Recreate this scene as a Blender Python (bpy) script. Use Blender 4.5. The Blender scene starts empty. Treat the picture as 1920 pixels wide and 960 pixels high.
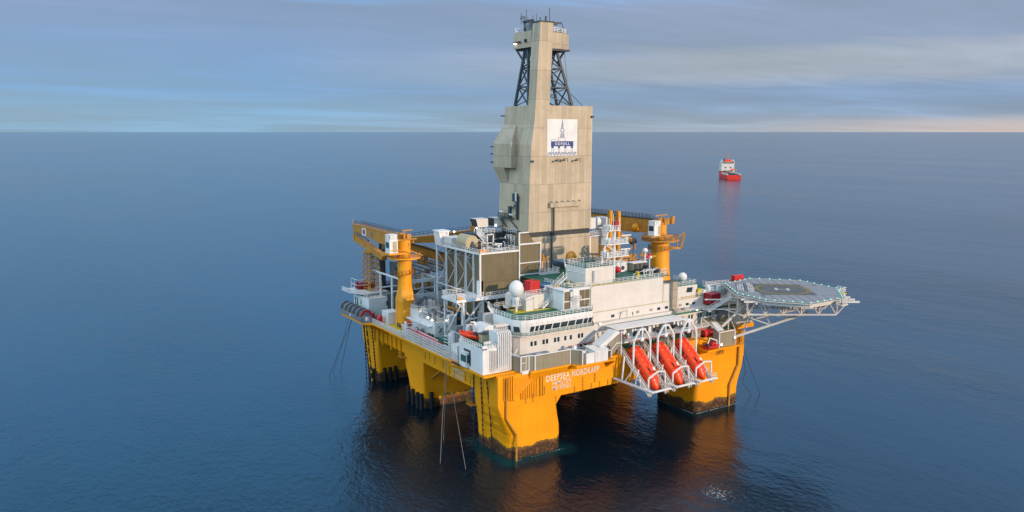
import bpy, math, random
import numpy as np
from mathutils import Vector, Matrix
R = math.radians
rnd = random.Random(7)
S = bpy.context.scene
COL = S.collection

# ------------------------------------------------------------------ camera, sky, sun, exposure
cam_d = bpy.data.cameras.new("camera")
cam = bpy.data.objects.new("camera", cam_d); COL.objects.link(cam)
cam.location = (-98.15, -150.31, 75.0)
cam.rotation_euler = (R(90 - 8.603), 0, R(-33.3))
cam_d.sensor_width = 36.0
cam_d.lens = 36.0 * 1540 / 1920
cam_d.clip_start = 1.0
cam_d.clip_end = 200000.0
S.camera = cam

SUN_EL, SUN_AZ = 13.0, 162.0        # azimuth clockwise from +Y
W = bpy.data.worlds.new("World"); S.world = W; W.use_nodes = True
nt = W.node_tree; N = nt.nodes; L = nt.links; N.clear()
def wn(t, **k):
    n = N.new(t)
    for a, b in k.items(): setattr(n, a, b)
    return n
def wmath(op, a, b=None, clamp=False):
    n = wn('ShaderNodeMath', operation=op, use_clamp=clamp)
    for i, x in enumerate((a, b)):
        if x is None: continue
        if isinstance(x, (int, float)): n.inputs[i].default_value = x
        else: L.new(x, n.inputs[i])
    return n.outputs[0]
def wramp(src, stops, interp='LINEAR'):
    n = wn('ShaderNodeValToRGB'); n.color_ramp.interpolation = interp
    els = n.color_ramp.elements
    while len(els) < len(stops): els.new(0.5)
    for e, (p, c) in zip(els, stops):
        e.position = p; e.color = (c, c, c, 1) if isinstance(c, (int, float)) else (*c, 1)
    L.new(src, n.inputs[0]); return n.outputs[0]
sky = wn('ShaderNodeTexSky', sky_type='NISHITA', sun_disc=False, sun_elevation=R(SUN_EL), sun_rotation=R(SUN_AZ))
sky.altitude = 50; sky.air_density = 1.0; sky.dust_density = 0.6; sky.ozone_density = 2.0
geo = wn('ShaderNodeTexCoord')
sep = wn('ShaderNodeSeparateXYZ'); L.new(geo.outputs['Generated'], sep.inputs[0])
dx, dy, dz = (sep.outputs[i] for i in range(3))
zc = wmath('MAXIMUM', dz, 0.0)
den = wmath('ADD', zc, 0.045)
comb = wn('ShaderNodeCombineXYZ')
L.new(wmath('DIVIDE', dx, den), comb.inputs[0]); L.new(wmath('DIVIDE', dy, den), comb.inputs[1])
def wnoise(scale, detail, rough, off, sx=1.0, rot=-33.3, dist=0.0):
    mp = wn('ShaderNodeMapping'); mp.inputs['Location'].default_value = off
    mp.inputs['Rotation'].default_value = (0, 0, R(-rot)); mp.inputs['Scale'].default_value = (sx, 1, 1)
    L.new(comb.outputs[0], mp.inputs[0])
    n = wn('ShaderNodeTexNoise'); n.inputs['Scale'].default_value = scale
    n.inputs['Detail'].default_value = detail; n.inputs['Roughness'].default_value = rough
    n.inputs['Distortion'].default_value = dist
    L.new(mp.outputs[0], n.inputs['Vector']); return n.outputs['Fac']
n1 = wnoise(0.34, 6, 0.58, (3.1, 1.7, 0), 0.55, dist=0.6)
n2 = wnoise(0.16, 4, 0.5, (7.3, 4.2, 0), 0.5)
n3 = wnoise(1.4, 6, 0.62, (1.3, 9.2, 0), 0.4, dist=0.8)
cover = wmath('ADD', wmath('MULTIPLY', n1, 0.55), wmath('ADD', wmath('MULTIPLY', n2, 0.35), wmath('MULTIPLY', n3, 0.10)))
mask = wramp(cover, [(0.40, 0.80), (0.60, 0.94)])
def elevramp(stops):
    n = wn('ShaderNodeValToRGB'); els = n.color_ramp.elements
    for p, c in stops:
        e = els.new(p); e.color = (*c, 1)
    els.remove(els[0]); els.remove(els[-1])
    L.new(zw, n.inputs[0]); return n.outputs[0]
zw = wmath('MAXIMUM', wmath('ADD', zc, wmath('MULTIPLY', wmath('SUBTRACT', n3, 0.5), wmath('MULTIPLY', zc, 0.45))), 0.0)   # cloud bands waver a little
top = [(0.65, (0.50, 0.62, 0.84)), (0.99, (0.82, 0.80, 0.82))]
high = [(0.185, (0.21, 0.60, 1.18)), (0.30, (0.26, 0.95, 1.95)), (0.45, (0.36, 1.08, 2.05))] + top
highr = [(0.185, (0.32, 0.60, 1.08)), (0.30, (0.40, 0.90, 1.70)), (0.45, (0.46, 1.00, 1.80))] + top
left = elevramp([(0.001, (0.24, 0.43, 0.62)), (0.025, (0.21, 0.40, 0.62)), (0.05, (0.185, 0.36, 0.635)), (0.09, (0.205, 0.34, 0.60)), (0.14, (0.25, 0.345, 0.555))] + high)
right = elevramp([(0.001, (0.36, 0.44, 0.54)), (0.016, (0.29, 0.39, 0.54)), (0.03, (0.24, 0.35, 0.53)), (0.048, (0.23, 0.34, 0.53)), (0.064, (0.38, 0.44, 0.55)), (0.084, (0.43, 0.48, 0.58)), (0.102, (0.29, 0.37, 0.53)), (0.14, (0.32, 0.39, 0.56))] + highr)
sider = wramp(dx, [(0.30, 0.0), (0.72, 1.0)])
mixe = wn('ShaderNodeMixRGB'); L.new(sider, mixe.inputs[0]); L.new(left, mixe.inputs[1]); L.new(right, mixe.inputs[2])
tex = wramp(cover, [(0.36, 0.86), (0.5, 1.03), (0.62, 1.26)])
mixc = wn('ShaderNodeMixRGB', blend_type='MULTIPLY'); mixc.inputs[0].default_value = 1
L.new(mixe.outputs[0], mixc.inputs[1]); L.new(tex, mixc.inputs[2])
warm = wmath('MULTIPLY', wramp(dx, [(0.74, 0.0), (0.93, 1.0)]), wramp(zw, [(0.0, 0.75), (0.010, 0.6), (0.019, 0.0)]))
mixw = wn('ShaderNodeMixRGB'); L.new(warm, mixw.inputs[0]); L.new(mixc.outputs[0], mixw.inputs[1]); mixw.inputs[2].default_value = (0.82, 0.62, 0.52, 1)
# added fill: unseen sky behind and left of the camera brightened for shaded faces
fill = wramp(wmath('MULTIPLY', dx, -1.0), [(0.25, (1, 1, 1)), (0.85, (4.5, 2.9, 2.0))])
mixf = wn('ShaderNodeMixRGB', blend_type='MULTIPLY'); mixf.inputs[0].default_value = 1
L.new(mixw.outputs[0], mixf.inputs[1]); L.new(fill, mixf.inputs[2])
bg_s = wn('ShaderNodeBackground'); L.new(sky.outputs[0], bg_s.inputs[0]); bg_s.inputs[1].default_value = 0.10
bg_c = wn('ShaderNodeBackground'); L.new(mixf.outputs[0], bg_c.inputs[0]); bg_c.inputs[1].default_value = 1.0
mixs = wn('ShaderNodeMixShader'); L.new(mask, mixs.inputs[0]); L.new(bg_s.outputs[0], mixs.inputs[1]); L.new(bg_c.outputs[0], mixs.inputs[2])
wo = wn('ShaderNodeOutputWorld'); L.new(mixs.outputs[0], wo.inputs[0])

sun_d = bpy.data.lights.new("sun", 'SUN'); sun_d.energy = 3.6; sun_d.angle = R(0.6); sun_d.color = (1.0, 0.78, 0.55)
sun = bpy.data.objects.new("sun", sun_d); COL.objects.link(sun)
_sd = Vector((math.sin(R(SUN_AZ)) * math.cos(R(SUN_EL)), math.cos(R(SUN_AZ)) * math.cos(R(SUN_EL)), math.sin(R(SUN_EL))))
sun.rotation_euler = _sd.to_track_quat('Z', 'Y').to_euler()
sun.location = _sd * 300

S.view_settings.view_transform = 'Standard'; S.view_settings.look = 'None'
S.view_settings.exposure = 0.0; S.view_settings.gamma = 1.0; S.view_settings.use_curve_mapping = False
S.cycles.max_bounces = 6; S.cycles.diffuse_bounces = 3; S.cycles.glossy_bounces = 3
S.cycles.sample_clamp_indirect = 4.0

# ------------------------------------------------------------------ mesh builder
def V(*a): return Vector(a[0]) if len(a) == 1 else Vector(a)
ORG = {}
class MB:
    def __init__(s): s.v = []; s.f = []; s.sm = []; s.pc = []
    def _add(s, vs, fs, smooth=False):
        b = len(s.v); s.v += [tuple(v) for v in vs]; s.pc.append((b, len(s.v), len(s.f), len(s.f)+len(fs)))
        for f in fs: s.f.append([i + b for i in f]); s.sm.append(smooth)
        return s
    def hexa(s, p):           # 8 corners: bottom ring 0-3, top ring 4-7
        return s._add(p, [(3,2,1,0),(4,5,6,7),(0,1,5,4),(1,2,6,5),(2,3,7,6),(3,0,4,7)])
    def box(s, x0, x1, y0, y1, z0, z1):
        return s.hexa([(x0,y0,z0),(x1,y0,z0),(x1,y1,z0),(x0,y1,z0),(x0,y0,z1),(x1,y0,z1),(x1,y1,z1),(x0,y1,z1)])
    def bar(s, p, q, w=.2, h=None, up=None):
        p, q = V(p), V(q); h = w if h is None else h
        d = (q - p)
        if d.length < 1e-6: return s
        d.normalize(); u = V(up) if up else (V(0,0,1) if abs(d.z) < .95 else V(0,1,0))
        a = d.cross(u); a.normalize(); b = a.cross(d); a *= w/2; b *= h/2
        return s.hexa([p-a-b, p+a-b, p+a+b, p-a+b, q-a-b, q+a-b, q+a+b, q-a+b])
    def tube(s, p, q, r, n=10, r2=None, cap=True):
        p, q = V(p), V(q); r2 = r if r2 is None else r2
        d = q - p
        if d.length < 1e-6: return s
        d.normalize(); u = V(0,0,1) if abs(d.z) < .95 else V(1,0,0)
        a = d.cross(u).normalized(); b = d.cross(a)
        vs = []
        for c, rr in ((p, r), (q, r2)):
            for i in range(n):
                t = 2*math.pi*i/n; vs.append(c + a*math.cos(t)*rr + b*math.sin(t)*rr)
        s._add(vs, [(i, (i+1) % n, n+(i+1) % n, n+i) for i in range(n)], True)
        if cap:
            s._add(vs[:n], [tuple(range(n))[::-1]]); s._add(vs[n:], [tuple(range(n))])
        return s
    def path(s, pts, r, n=6):
        for a, b in zip(pts[:-1], pts[1:]): s.tube(a, b, r, n)
        return s
    def prism(s, pts, vec):
        vec = V(vec); n = len(pts); vs = [V(p) for p in pts] + [V(p)+vec for p in pts]
        return s._add(vs, [tuple(range(n))[::-1], tuple(range(n, 2*n))] + [(i, (i+1) % n, n+(i+1) % n, n+i) for i in range(n)])
    def poly(s, pts): return s._add(pts, [tuple(range(len(pts)))])
    def lathe(s, c, prof, n=20, smooth=True):
        vs = []
        for r, z in prof:
            for i in range(n):
                t = 2*math.pi*i/n; vs.append((c[0]+r*math.cos(t), c[1]+r*math.sin(t), c[2]+z))
        fs = []
        for k in range(len(prof)-1):
            for i in range(n): fs.append((k*n+i, k*n+(i+1) % n, (k+1)*n+(i+1) % n, (k+1)*n+i))
        s._add(vs, fs, smooth)
        m = len(prof)-1
        s._add(vs[:n], [tuple(range(n))[::-1]]); s._add(vs[m*n:], [tuple(range(n))])
        return s
    def sphere(s, c, r, n=24, m=14, sc=(1,1,1)):
        prof = [(max(1e-3, math.sin(math.pi*k/m)), -math.cos(math.pi*k/m)) for k in range(m+1)]
        vs = []
        for rr, z in prof:
            for i in range(n):
                t = 2*math.pi*i/n; vs.append((c[0]+r*sc[0]*rr*math.cos(t), c[1]+r*sc[1]*rr*math.sin(t), c[2]+r*sc[2]*z))
        fs = [(k*n+i, k*n+(i+1) % n, (k+1)*n+(i+1) % n, (k+1)*n+i) for k in range(m) for i in range(n)]
        return s._add(vs, fs, True)
    def loft(s, rings, smooth=False, cap=True):
        n = len(rings[0]); vs = [p for r in rings for p in r]
        fs = [(k*n+i, k*n+(i+1) % n, (k+1)*n+(i+1) % n, (k+1)*n+i) for k in range(len(rings)-1) for i in range(n)]
        s._add(vs, fs, smooth)
        if cap: s._add(rings[0], [tuple(range(n))[::-1]]); s._add(rings[-1], [tuple(range(n))])
        return s
    def rail(s, pts, h=1.15, step=1.6, t=.075, bars=3, close=False):
        pts = [V(p) for p in pts]
        if close: pts = pts + [pts[0]]
        for a, b in zip(pts[:-1], pts[1:]):
            for k in range(bars):
                o = V(0,0,h*(k+1)/bars); s.bar(a+o, b+o, t)
            n = max(1, round((b-a).length/step))
            for i in range(n+1):
                p = a.lerp(b, i/n); s.bar(p, p+V(0,0,h), t)
        return s
    def lattice(s, a0, a1, b0, b1, n, t=.18, ends=True):   # planar truss between chord a and chord b
        a0, a1, b0, b1 = V(a0), V(a1), V(b0), V(b1)
        s.bar(a0, a1, t*1.3); s.bar(b0, b1, t*1.3)
        for i in range(n+1):
            pa, pb = a0.lerp(a1, i/n), b0.lerp(b1, i/n)
            if ends or 0 < i < n: s.bar(pa, pb, t)
            if i < n:
                if i % 2: s.bar(pa, b0.lerp(b1, (i+1)/n), t)
                else: s.bar(pb, a0.lerp(a1, (i+1)/n), t)
        return s
    def tower(s, base, top, n, t=.2, x=True):               # 4-leg lattice tower
        for i in range(4):
            j = (i+1) % 4
            s.bar(base[i], top[i], t*1.5)
            for k in range(n):
                a0, a1 = V(base[i]).lerp(V(top[i]), k/n), V(base[i]).lerp(V(top[i]), (k+1)/n)
                b0, b1 = V(base[j]).lerp(V(top[j]), k/n), V(base[j]).lerp(V(top[j]), (k+1)/n)
                s.bar(a1, b1, t)
                s.bar(a0, b1, t)
                if x: s.bar(b0, a1, t)
        return s
    def stairs(s, p, q, w=.9, rails=True, side=None):
        p, q = V(p), V(q); d = q-p; h = V(d.x, d.y, 0).normalized(); a = V(-h.y, h.x, 0)*(w/2)
        for sg in (-1, 1):
            s.bar(p+a*sg, q+a*sg, .12, .3)
            if rails:
                up = V(0,0,1.1); s.bar(p+a*sg+up, q+a*sg+up, .08); s.bar(p+a*sg+up*.5, q+a*sg+up*.5, .06)
                for k in range(4):
                    c = p.lerp(q, k/3)+a*sg; s.bar(c, c+up, .07)
        n = max(2, int(abs(d.z)/.28))
        for k in range(1, n):
            c = p.lerp(q, k/n); s.bar(c-a, c+a, .25, .05)
        return s
    def pieces(s):                                          # lots of primitives that stand clear of one another
        P = np.array(s.v); n = len(s.pc)
        lo = np.array([P[a:b].min(0) for a, b, _, _ in s.pc]); hi = np.array([P[a:b].max(0) for a, b, _, _ in s.pc]); ls = (hi-lo).max(1)
        lab = np.arange(n)
        for i in range(n):
            gap = np.sqrt((np.maximum(0, np.maximum(lo - hi[i], lo[i] - hi))**2).sum(1))
            near = gap < np.maximum(.02, .42*np.maximum(ls, ls[i]))
            for l_ in set(lab[near]): lab[lab == l_] = lab[i]
        return [np.nonzero(lab == l_)[0] for l_ in sorted(set(lab), key=lambda q: list(lab).index(q))]
    def build(s, name, m, parent=None, smooth=None):
        if parent and len(s.pc) > 1:
            ps = s.pieces()
            if len(ps) > 1:
                first = None
                for p in ps:
                    q = MB()
                    for i in p:
                        a, b, f0, f1 = s.pc[i]; o = len(q.v) - a
                        q.pc.append((a+o, b+o, len(q.f), len(q.f)+f1-f0)); q.v += s.v[a:b]; q.f += [[k+o for k in f] for f in s.f[f0:f1]]; q.sm += s.sm[f0:f1]
                    r_ = q._link(name, m, parent); first = first or r_
                return first
        return s._link(name, m, parent)
    def _link(s, name, m, parent=None):
        o0 = ORG.get(parent.name, V(0,0,0)) if parent else V(0,0,0)
        me = bpy.data.meshes.new(name)
        me.from_pydata([(x-o0.x, y-o0.y, z-o0.z) for x, y, z in s.v], [], s.f)
        me.polygons.foreach_set('use_smooth', [bool(x) for x in s.sm])
        me.materials.append(m); me.update()
        o = bpy.data.objects.new(name, me); COL.objects.link(o)
        if parent: o.parent = parent; ORG[o.name] = o0
        return o
def tag(o, label=None, cat=None, group=None, kind=None):
    if label: o['label'] = label
    if cat: o['category'] = cat
    if group: o['group'] = group
    if kind: o['kind'] = kind
    return o
def thing(name, loc, label, cat, group=None):
    o = bpy.data.objects.new(name, None); COL.objects.link(o); o.location = loc
    o.empty_display_size = .5
    ORG[o.name] = V(loc); return tag(o, label, cat, group)
def copy_tree(o, loc=None, rotz=None, label=None):
    r = o.copy(); COL.objects.link(r)
    if loc is not None: r.location = loc
    if rotz is not None: r.rotation_euler = (0, 0, rotz)
    if label: r['label'] = label
    for ch in list(o.children):
        c = ch.copy(); COL.objects.link(c); c.parent = r
        for g in list(ch.children):
            d = g.copy(); COL.objects.link(d); d.parent = c
    return r
def B(*a): return MB().box(*a)

# ------------------------------------------------------------------ materials
MATS = {}
class NT:
    def __init__(s, name):
        s.m = bpy.data.materials.new(name); s.m.use_nodes = True
        s.t = s.m.node_tree; s.b = s.t.nodes['Principled BSDF']; MATS[name] = s.m
    def n(s, t, **k):
        n = s.t.nodes.new(t)
        for a, b in k.items():
            if a in n.inputs.keys() if hasattr(n.inputs, 'keys') else False: n.inputs[a].default_value = b
            else: setattr(n, a, b)
        return n
    def l(s, a, b): s.t.links.new(a, b)
    def pos(s, scale=(1,1,1), rot=(0,0,0), loc=(0,0,0), coord='Object'):
        tc = s.t.nodes.new('ShaderNodeTexCoord'); mp = s.t.nodes.new('ShaderNodeMapping')
        mp.inputs['Scale'].default_value = scale; mp.inputs['Rotation'].default_value = rot; mp.inputs['Location'].default_value = loc
        s.l(tc.outputs[coord], mp.inputs[0]); return mp.outputs[0]
    def noise(s, vec, scale, detail=4, rough=.55):
        n = s.t.nodes.new('ShaderNodeTexNoise'); n.inputs['Scale'].default_value = scale
        n.inputs['Detail'].default_value = detail; n.inputs['Roughness'].default_value = rough
        s.l(vec, n.inputs['Vector']); return n.outputs['Fac']
    def ramp(s, src, stops):
        n = s.t.nodes.new('ShaderNodeValToRGB'); els = n.color_ramp.elements
        while len(els) < len(stops): els.new(.5)
        for e, (p, c) in zip(els, stops):
            e.position = p; e.color = (c, c, c, 1) if isinstance(c, (int, float)) else (*c, 1)
        s.l(src, n.inputs[0]); return n.outputs[0]
    def mix(s, fac, a, b, mode='MIX'):
        n = s.t.nodes.new('ShaderNodeMixRGB'); n.blend_type = mode
        for i, x in enumerate((fac, a, b)):
            if isinstance(x, (int, float)): n.inputs[i].default_value = x if i == 0 else (x, x, x, 1)
            elif isinstance(x, tuple): n.inputs[i].default_value = (*x, 1)
            else: s.l(x, n.inputs[i])
        return n.outputs[0]
    def math(s, op, a, b=None, c=None, clamp=False):
        n = s.t.nodes.new('ShaderNodeMath'); n.operation = op; n.use_clamp = clamp
        for i, x in enumerate((a, b, c)):
            if x is None: continue
            if isinstance(x, (int, float)): n.inputs[i].default_value = x
            else: s.l(x, n.inputs[i])
        return n.outputs[0]
    def bump(s, h, strength=.3, dist=.05):
        n = s.t.nodes.new('ShaderNodeBump'); n.inputs['Strength'].default_value = strength; n.inputs['Distance'].default_value = dist
        s.l(h, n.inputs['Height']); s.l(n.outputs[0], s.b.inputs['Normal'])
    def set(s, col=None, rough=None, metal=None, spec=None):
        if col is not None:
            if isinstance(col, tuple): s.b.inputs['Base Color'].default_value = (*col, 1)
            else: s.l(col, s.b.inputs['Base Color'])
        if rough is not None: s.b.inputs['Roughness'].default_value = rough
        if metal is not None: s.b.inputs['Metallic'].default_value = metal
        if spec is not None: s.b.inputs['Specular IOR Level'].default_value = spec
        return s.m
def paint(name, col, rough=.5, var=.18, streak=.22, dirt=(.22, .16, .10), metal=0, spec=.35):
    t = NT(name)
    a = t.noise(t.pos((1,1,1)), .35, 5, .6)
    c = t.mix(t.ramp(a, [(.3, 0), (.7, 1)]), tuple(x*(1-var) for x in col), tuple(min(1, x*(1+var*.35)) for x in col))
    if streak:
        st = t.noise(t.pos((1.6, 1.6, .10)), 1.0, 5, .65)
        c = t.mix(t.math('MULTIPLY', t.ramp(st, [(.52, 0), (.74, 1)]), streak), c, tuple(dirt))
        sp = t.noise(t.pos((1,1,1)), 2.3, 3, .6)
        c = t.mix(t.math('MULTIPLY', t.ramp(sp, [(.62, 0), (.72, 1)]), streak*.7), c, tuple(dirt))
    return t.set(c, rough, metal, spec)
M = {}
M['white'] = paint('white_paint', (.69, .66, .62), .5, .12, .36, (.45, .36, .27))
M['cream'] = paint('cream_paint', (.61, .55, .485), .55, .08, .24, (.5, .38, .26))
M['steel'] = paint('pale_steel_paint', (.72, .71, .68), .5, .12, .25, (.35, .25, .16))
M['yellow'] = paint('crane_yellow_paint', (.82, .31, .008), .45, .14, .25, (.30, .12, .02))
M['ochre'] = paint('weathered_yellow_paint', (.50, .215, .025), .55, .3, .4, (.20, .09, .03))
M['orange'] = paint('lifeboat_orange_gelcoat', (.88, .058, .006), .35, .10, .10, (.45, .04, .02))
M['red'] = paint('red_paint', (.55, .02, .02), .45, .2, .2, (.2, .03, .02))
M['darkred'] = paint('dark_red_paint', (.30, .015, .02), .5, .2, .2, (.12, .02, .02))
M['blue'] = paint('blue_paint', (.012, .14, .26), .45, .2, .2, (.03, .06, .09))
M['green'] = paint('deck_green_paint', (.02, .13, .085), .6, .3, .35, (.03, .05, .04))
M['greenbox'] = paint('container_green_paint', (.015, .11, .07), .5, .2, .2, (.02, .04, .03))
M['walkyellow'] = paint('walkway_yellow_paint', (.65, .47, .02), .55, .2, .3, (.25, .18, .05))
M['grey'] = paint('grey_machinery_paint', (.20, .205, .21), .55, .3, .3, (.06, .05, .04))
M['dark'] = paint('dark_machinery_paint', (.045, .047, .05), .6, .4, .25, (.02, .015, .012))
M['derricksteel'] = paint('dark_derrick_steel', (.055, .07, .075), .55, .3, .2, (.03, .025, .02))
M['black'] = paint('black_rubber', (.012, .012, .013), .7, .3, 0)
M['rust'] = paint('rusty_chain_steel', (.085, .03, .022), .8, .45, .3, (.03, .015, .01))
M['tan'] = paint('tan_crate_paint', (.48, .38, .22), .6, .2, .3, (.22, .15, .08))
M['hose'] = paint('pale_grey_hose', (.19, .19, .185), .6, .2, 0)
M['navy'] = paint('navy_print', (.018, .045, .19), .5, .05, 0)
M['letter'] = paint('white_lettering', (.70, .66, .56), .5, .05, .1, (.7, .4, .1))
M['marking'] = paint('faded_white_marking', (.45, .45, .44), .7, .25, 0)
M['netgreen'] = paint('pale_green_edge_paint', (.30, .55, .42), .6, .2, 0)
t = NT('dark_glass'); M['glass'] = t.set((.02, .035, .04), .08, 0, .6)
t = NT('green_glass'); M['greenglass'] = t.set((.03, .075, .065), .10, 0, .6)
t = NT('lamp_glow'); t.set((.9, .9, .9), .4); t.b.inputs['Emission Color'].default_value = (1, .88, .68, 1); t.b.inputs['Emission Strength'].default_value = 14; M['lamp'] = t.m
t = NT('green_lamp_glow'); t.set((.2, .9, .6), .4); t.b.inputs['Emission Color'].default_value = (.25, 1, .62, 1); t.b.inputs['Emission Strength'].default_value = .35; M['greenlamp'] = t.m

# hull paint: yellow plating, weathered, with weed and rust in the splash zone
t = NT('hull_yellow_plating')
tc = t.n('ShaderNodeNewGeometry'); sp = t.n('ShaderNodeSeparateXYZ'); t.l(tc.outputs['Position'], sp.inputs[0])
u = t.math('ADD', sp.outputs[0], sp.outputs[1]); cb = t.n('ShaderNodeCombineXYZ'); t.l(u, cb.inputs[0]); t.l(sp.outputs[2], cb.inputs[1])
br = t.n('ShaderNodeTexBrick'); br.offset = .5
for k, v_ in dict(Scale=1.0).items(): br.inputs[k].default_value = v_
br.inputs['Mortar Size'].default_value = .035; br.inputs['Brick Width'].default_value = 6.2; br.inputs['Row Height'].default_value = 2.6; br.inputs['Bias'].default_value = 0
br.inputs['Color1'].default_value = (1,1,1,1); br.inputs['Color2'].default_value = (.94,.94,.94,1); br.inputs['Mortar'].default_value = (.80,.78,.74,1)
t.l(cb.outputs[0], br.inputs['Vector'])
pv = tc.outputs['Position']
big = t.noise(pv, .12, 5, .6)
c = t.mix(t.ramp(big, [(.3, 0), (.7, 1)]), (.75, .262, .002), (.87, .322, .003))
c = t.mix(.8, c, br.outputs['Color'], 'MULTIPLY')
mpn = t.n('ShaderNodeMapping'); mpn.inputs['Scale'].default_value = (1.1, 1.1, .07); t.l(pv, mpn.inputs[0])
st = t.noise(mpn.outputs[0], 1.0, 6, .65)
c = t.mix(t.math('MULTIPLY', t.ramp(st, [(.54, 0), (.76, 1)]), .35), c, (.34, .115, .01))
wn1 = t.noise(pv, .22, 4, .6); wn2 = t.noise(pv, 1.4, 5, .7)
zz = t.math('ADD', t.math('SUBTRACT', sp.outputs[2], t.math('MULTIPLY', wn1, 4.6)), t.math('MULTIPLY', wn2, -1.1))
algae = t.ramp(t.math('MULTIPLY_ADD', zz, .25, .5), [(.28, (.05, .028, .015)), (.40, (.15, .06, .018)), (.46, (.12, .075, .018)), (.51, (.11, .115, .018)), (.56, (.34, .22, .012))])
wet = t.ramp(t.math('MULTIPLY_ADD', zz, .25, .5), [(.50, 1), (.57, 0)])
rustn = t.ramp(t.noise(pv, 1.1, 5, .7), [(.52, 0), (.62, 1)])
algae2 = t.mix(t.math('MULTIPLY', rustn, .6), algae, (.30, .10, .02))
algae2 = t.mix(t.ramp(sp.outputs[2], [(.18, 1), (.5, 0)]), algae2, (.02, .018, .016))
c = t.mix(wet, c, algae2)
M['hull'] = t.set(c, .5, 0, .2)

# derrick wind cladding: tall sheets with slightly different tints and pale joints
def cladding(name, c1, c2, mortar, wdt, hgt, rough=.55, msize=.03, rib=2.6):
    t = NT(name)
    g = t.n('ShaderNodeNewGeometry'); sp = t.n('ShaderNodeSeparateXYZ'); t.l(g.outputs['Position'], sp.inputs[0])
    u = t.math('ADD', sp.outputs[0], sp.outputs[1]); cb = t.n('ShaderNodeCombineXYZ'); t.l(u, cb.inputs[0]); t.l(sp.outputs[2], cb.inputs[1])
    br = t.n('ShaderNodeTexBrick'); br.offset = 0
    br.inputs['Scale'].default_value = 1; br.inputs['Mortar Size'].default_value = msize
    br.inputs['Brick Width'].default_value = wdt; br.inputs['Row Height'].default_value = hgt; br.inputs['Bias'].default_value = -.4
    br.inputs['Color1'].default_value = (*c1, 1); br.inputs['Color2'].default_value = (*c2, 1); br.inputs['Mortar'].default_value = (*mortar, 1)
    t.l(cb.outputs[0], br.inputs['Vector'])
    seam = t.math('LESS_THAN', t.math('FRACT', t.math('DIVIDE', t.math('ADD', sp.outputs[2], .06), hgt)), .12/hgt)
    mpn = t.n('ShaderNodeMapping'); mpn.inputs['Scale'].default_value = (1, 1, .05); t.l(g.outputs['Position'], mpn.inputs[0])
    st = t.noise(mpn.outputs[0], 1.1, 6, .65)
    c = t.mix(t.math('MULTIPLY', t.ramp(st, [(.5, 0), (.78, 1)]), .5), br.outputs['Color'], tuple(x*.5 for x in c1))
    bl = t.noise(g.outputs['Position'], .16, 4, .6)
    c = t.mix(t.ramp(bl, [(.3, .4), (.58, 0)]), c, tuple(x*.55 for x in c1))
    bl2 = t.noise(g.outputs['Position'], .55, 5, .7)
    c = t.mix(t.ramp(bl2, [(.54, 0), (.72, .35)]), c, tuple(x*.5 for x in c1))
    c = t.mix(t.math('MULTIPLY', seam, .75), c, tuple(x*.28 for x in c1))
    wv = t.math('SINE', t.math('MULTIPLY', u, 2*math.pi*rib)); t.bump(wv, .35, .04)
    return t.set(c, rough, 0, .3)
M['clad'] = cladding('derrick_cladding_sheets', (.50, .385, .255), (.31, .245, .165), (.58, .47, .335), 2.17, 7.6, .55, .085)
M['darkclad'] = cladding('dark_wind_panels', (.165, .125, .066), (.135, .104, .056), (.09, .07, .04), 1.2, 12, .42, .02, 1.2)
M['greyclad'] = cladding('mesh_wind_screen', (.27, .225, .15), (.25, .205, .135), (.17, .14, .09), 1.1, 9, .55, .03, 1.4)
M['greyduct'] = cladding('grey_duct_sheets', (.34, .28, .20), (.30, .25, .18), (.2, .17, .12), 2, 2.2, .5, .03, .5)

# ================================================================== SEA
t = NT('sea_water')
g = t.n('ShaderNodeNewGeometry')
def seanoise(scale, detail, rough, sc=(1,1,1), rot=0, loc=(0,0,0)):
    mp = t.n('ShaderNodeMapping'); mp.inputs['Scale'].default_value = sc; mp.inputs['Rotation'].default_value = (0,0,R(rot)); mp.inputs['Location'].default_value = loc
    t.l(g.outputs['Position'], mp.inputs[0]); return t.noise(mp.outputs[0], scale, detail, rough)
swell = seanoise(.035, 3, .5, (1, .45, 1), 25)
chop = seanoise(.16, 4, .6, (1, .5, 1), 35)
ripple = seanoise(.75, 4, .62, (1, .6, 1), 20)
patch = t.ramp(seanoise(.0045, 4, .6, (1, .28, 1), 33), [(.36, .35), (.62, 1)])
h = t.math('ADD', t.math('MULTIPLY', swell, .8), t.math('ADD', t.math('MULTIPLY', chop, .52), t.math('MULTIPLY', ripple, .30)))
# the water lies calmer in the lee of the platform than out on the open sea
lv_ = t.n('ShaderNodeVectorMath'); lv_.operation = 'DISTANCE'; lv_.inputs[1].default_value = (40, 10, 0); t.l(g.outputs['Position'], lv_.inputs[0])
open_ = t.math('DIVIDE', t.math('SUBTRACT', t.math('ADD', lv_.outputs['Value'], t.math('MULTIPLY', seanoise(.02, 3, .5), 40)), 80), 110, clamp=True)
h = t.math('MULTIPLY', t.math('MULTIPLY', h, patch), t.math('MULTIPLY_ADD', open_, .45, .9))
t.l(t.math('MULTIPLY_ADD', open_, .075, .05), t.b.inputs['Roughness'])
t.bump(h, 1.0, 1.0)
deep = t.mix(t.ramp(seanoise(.012, 3, .5), [(.3, 0), (.7, 1)]), (.0006, .0075, .015), (.0008, .009, .017))
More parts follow.
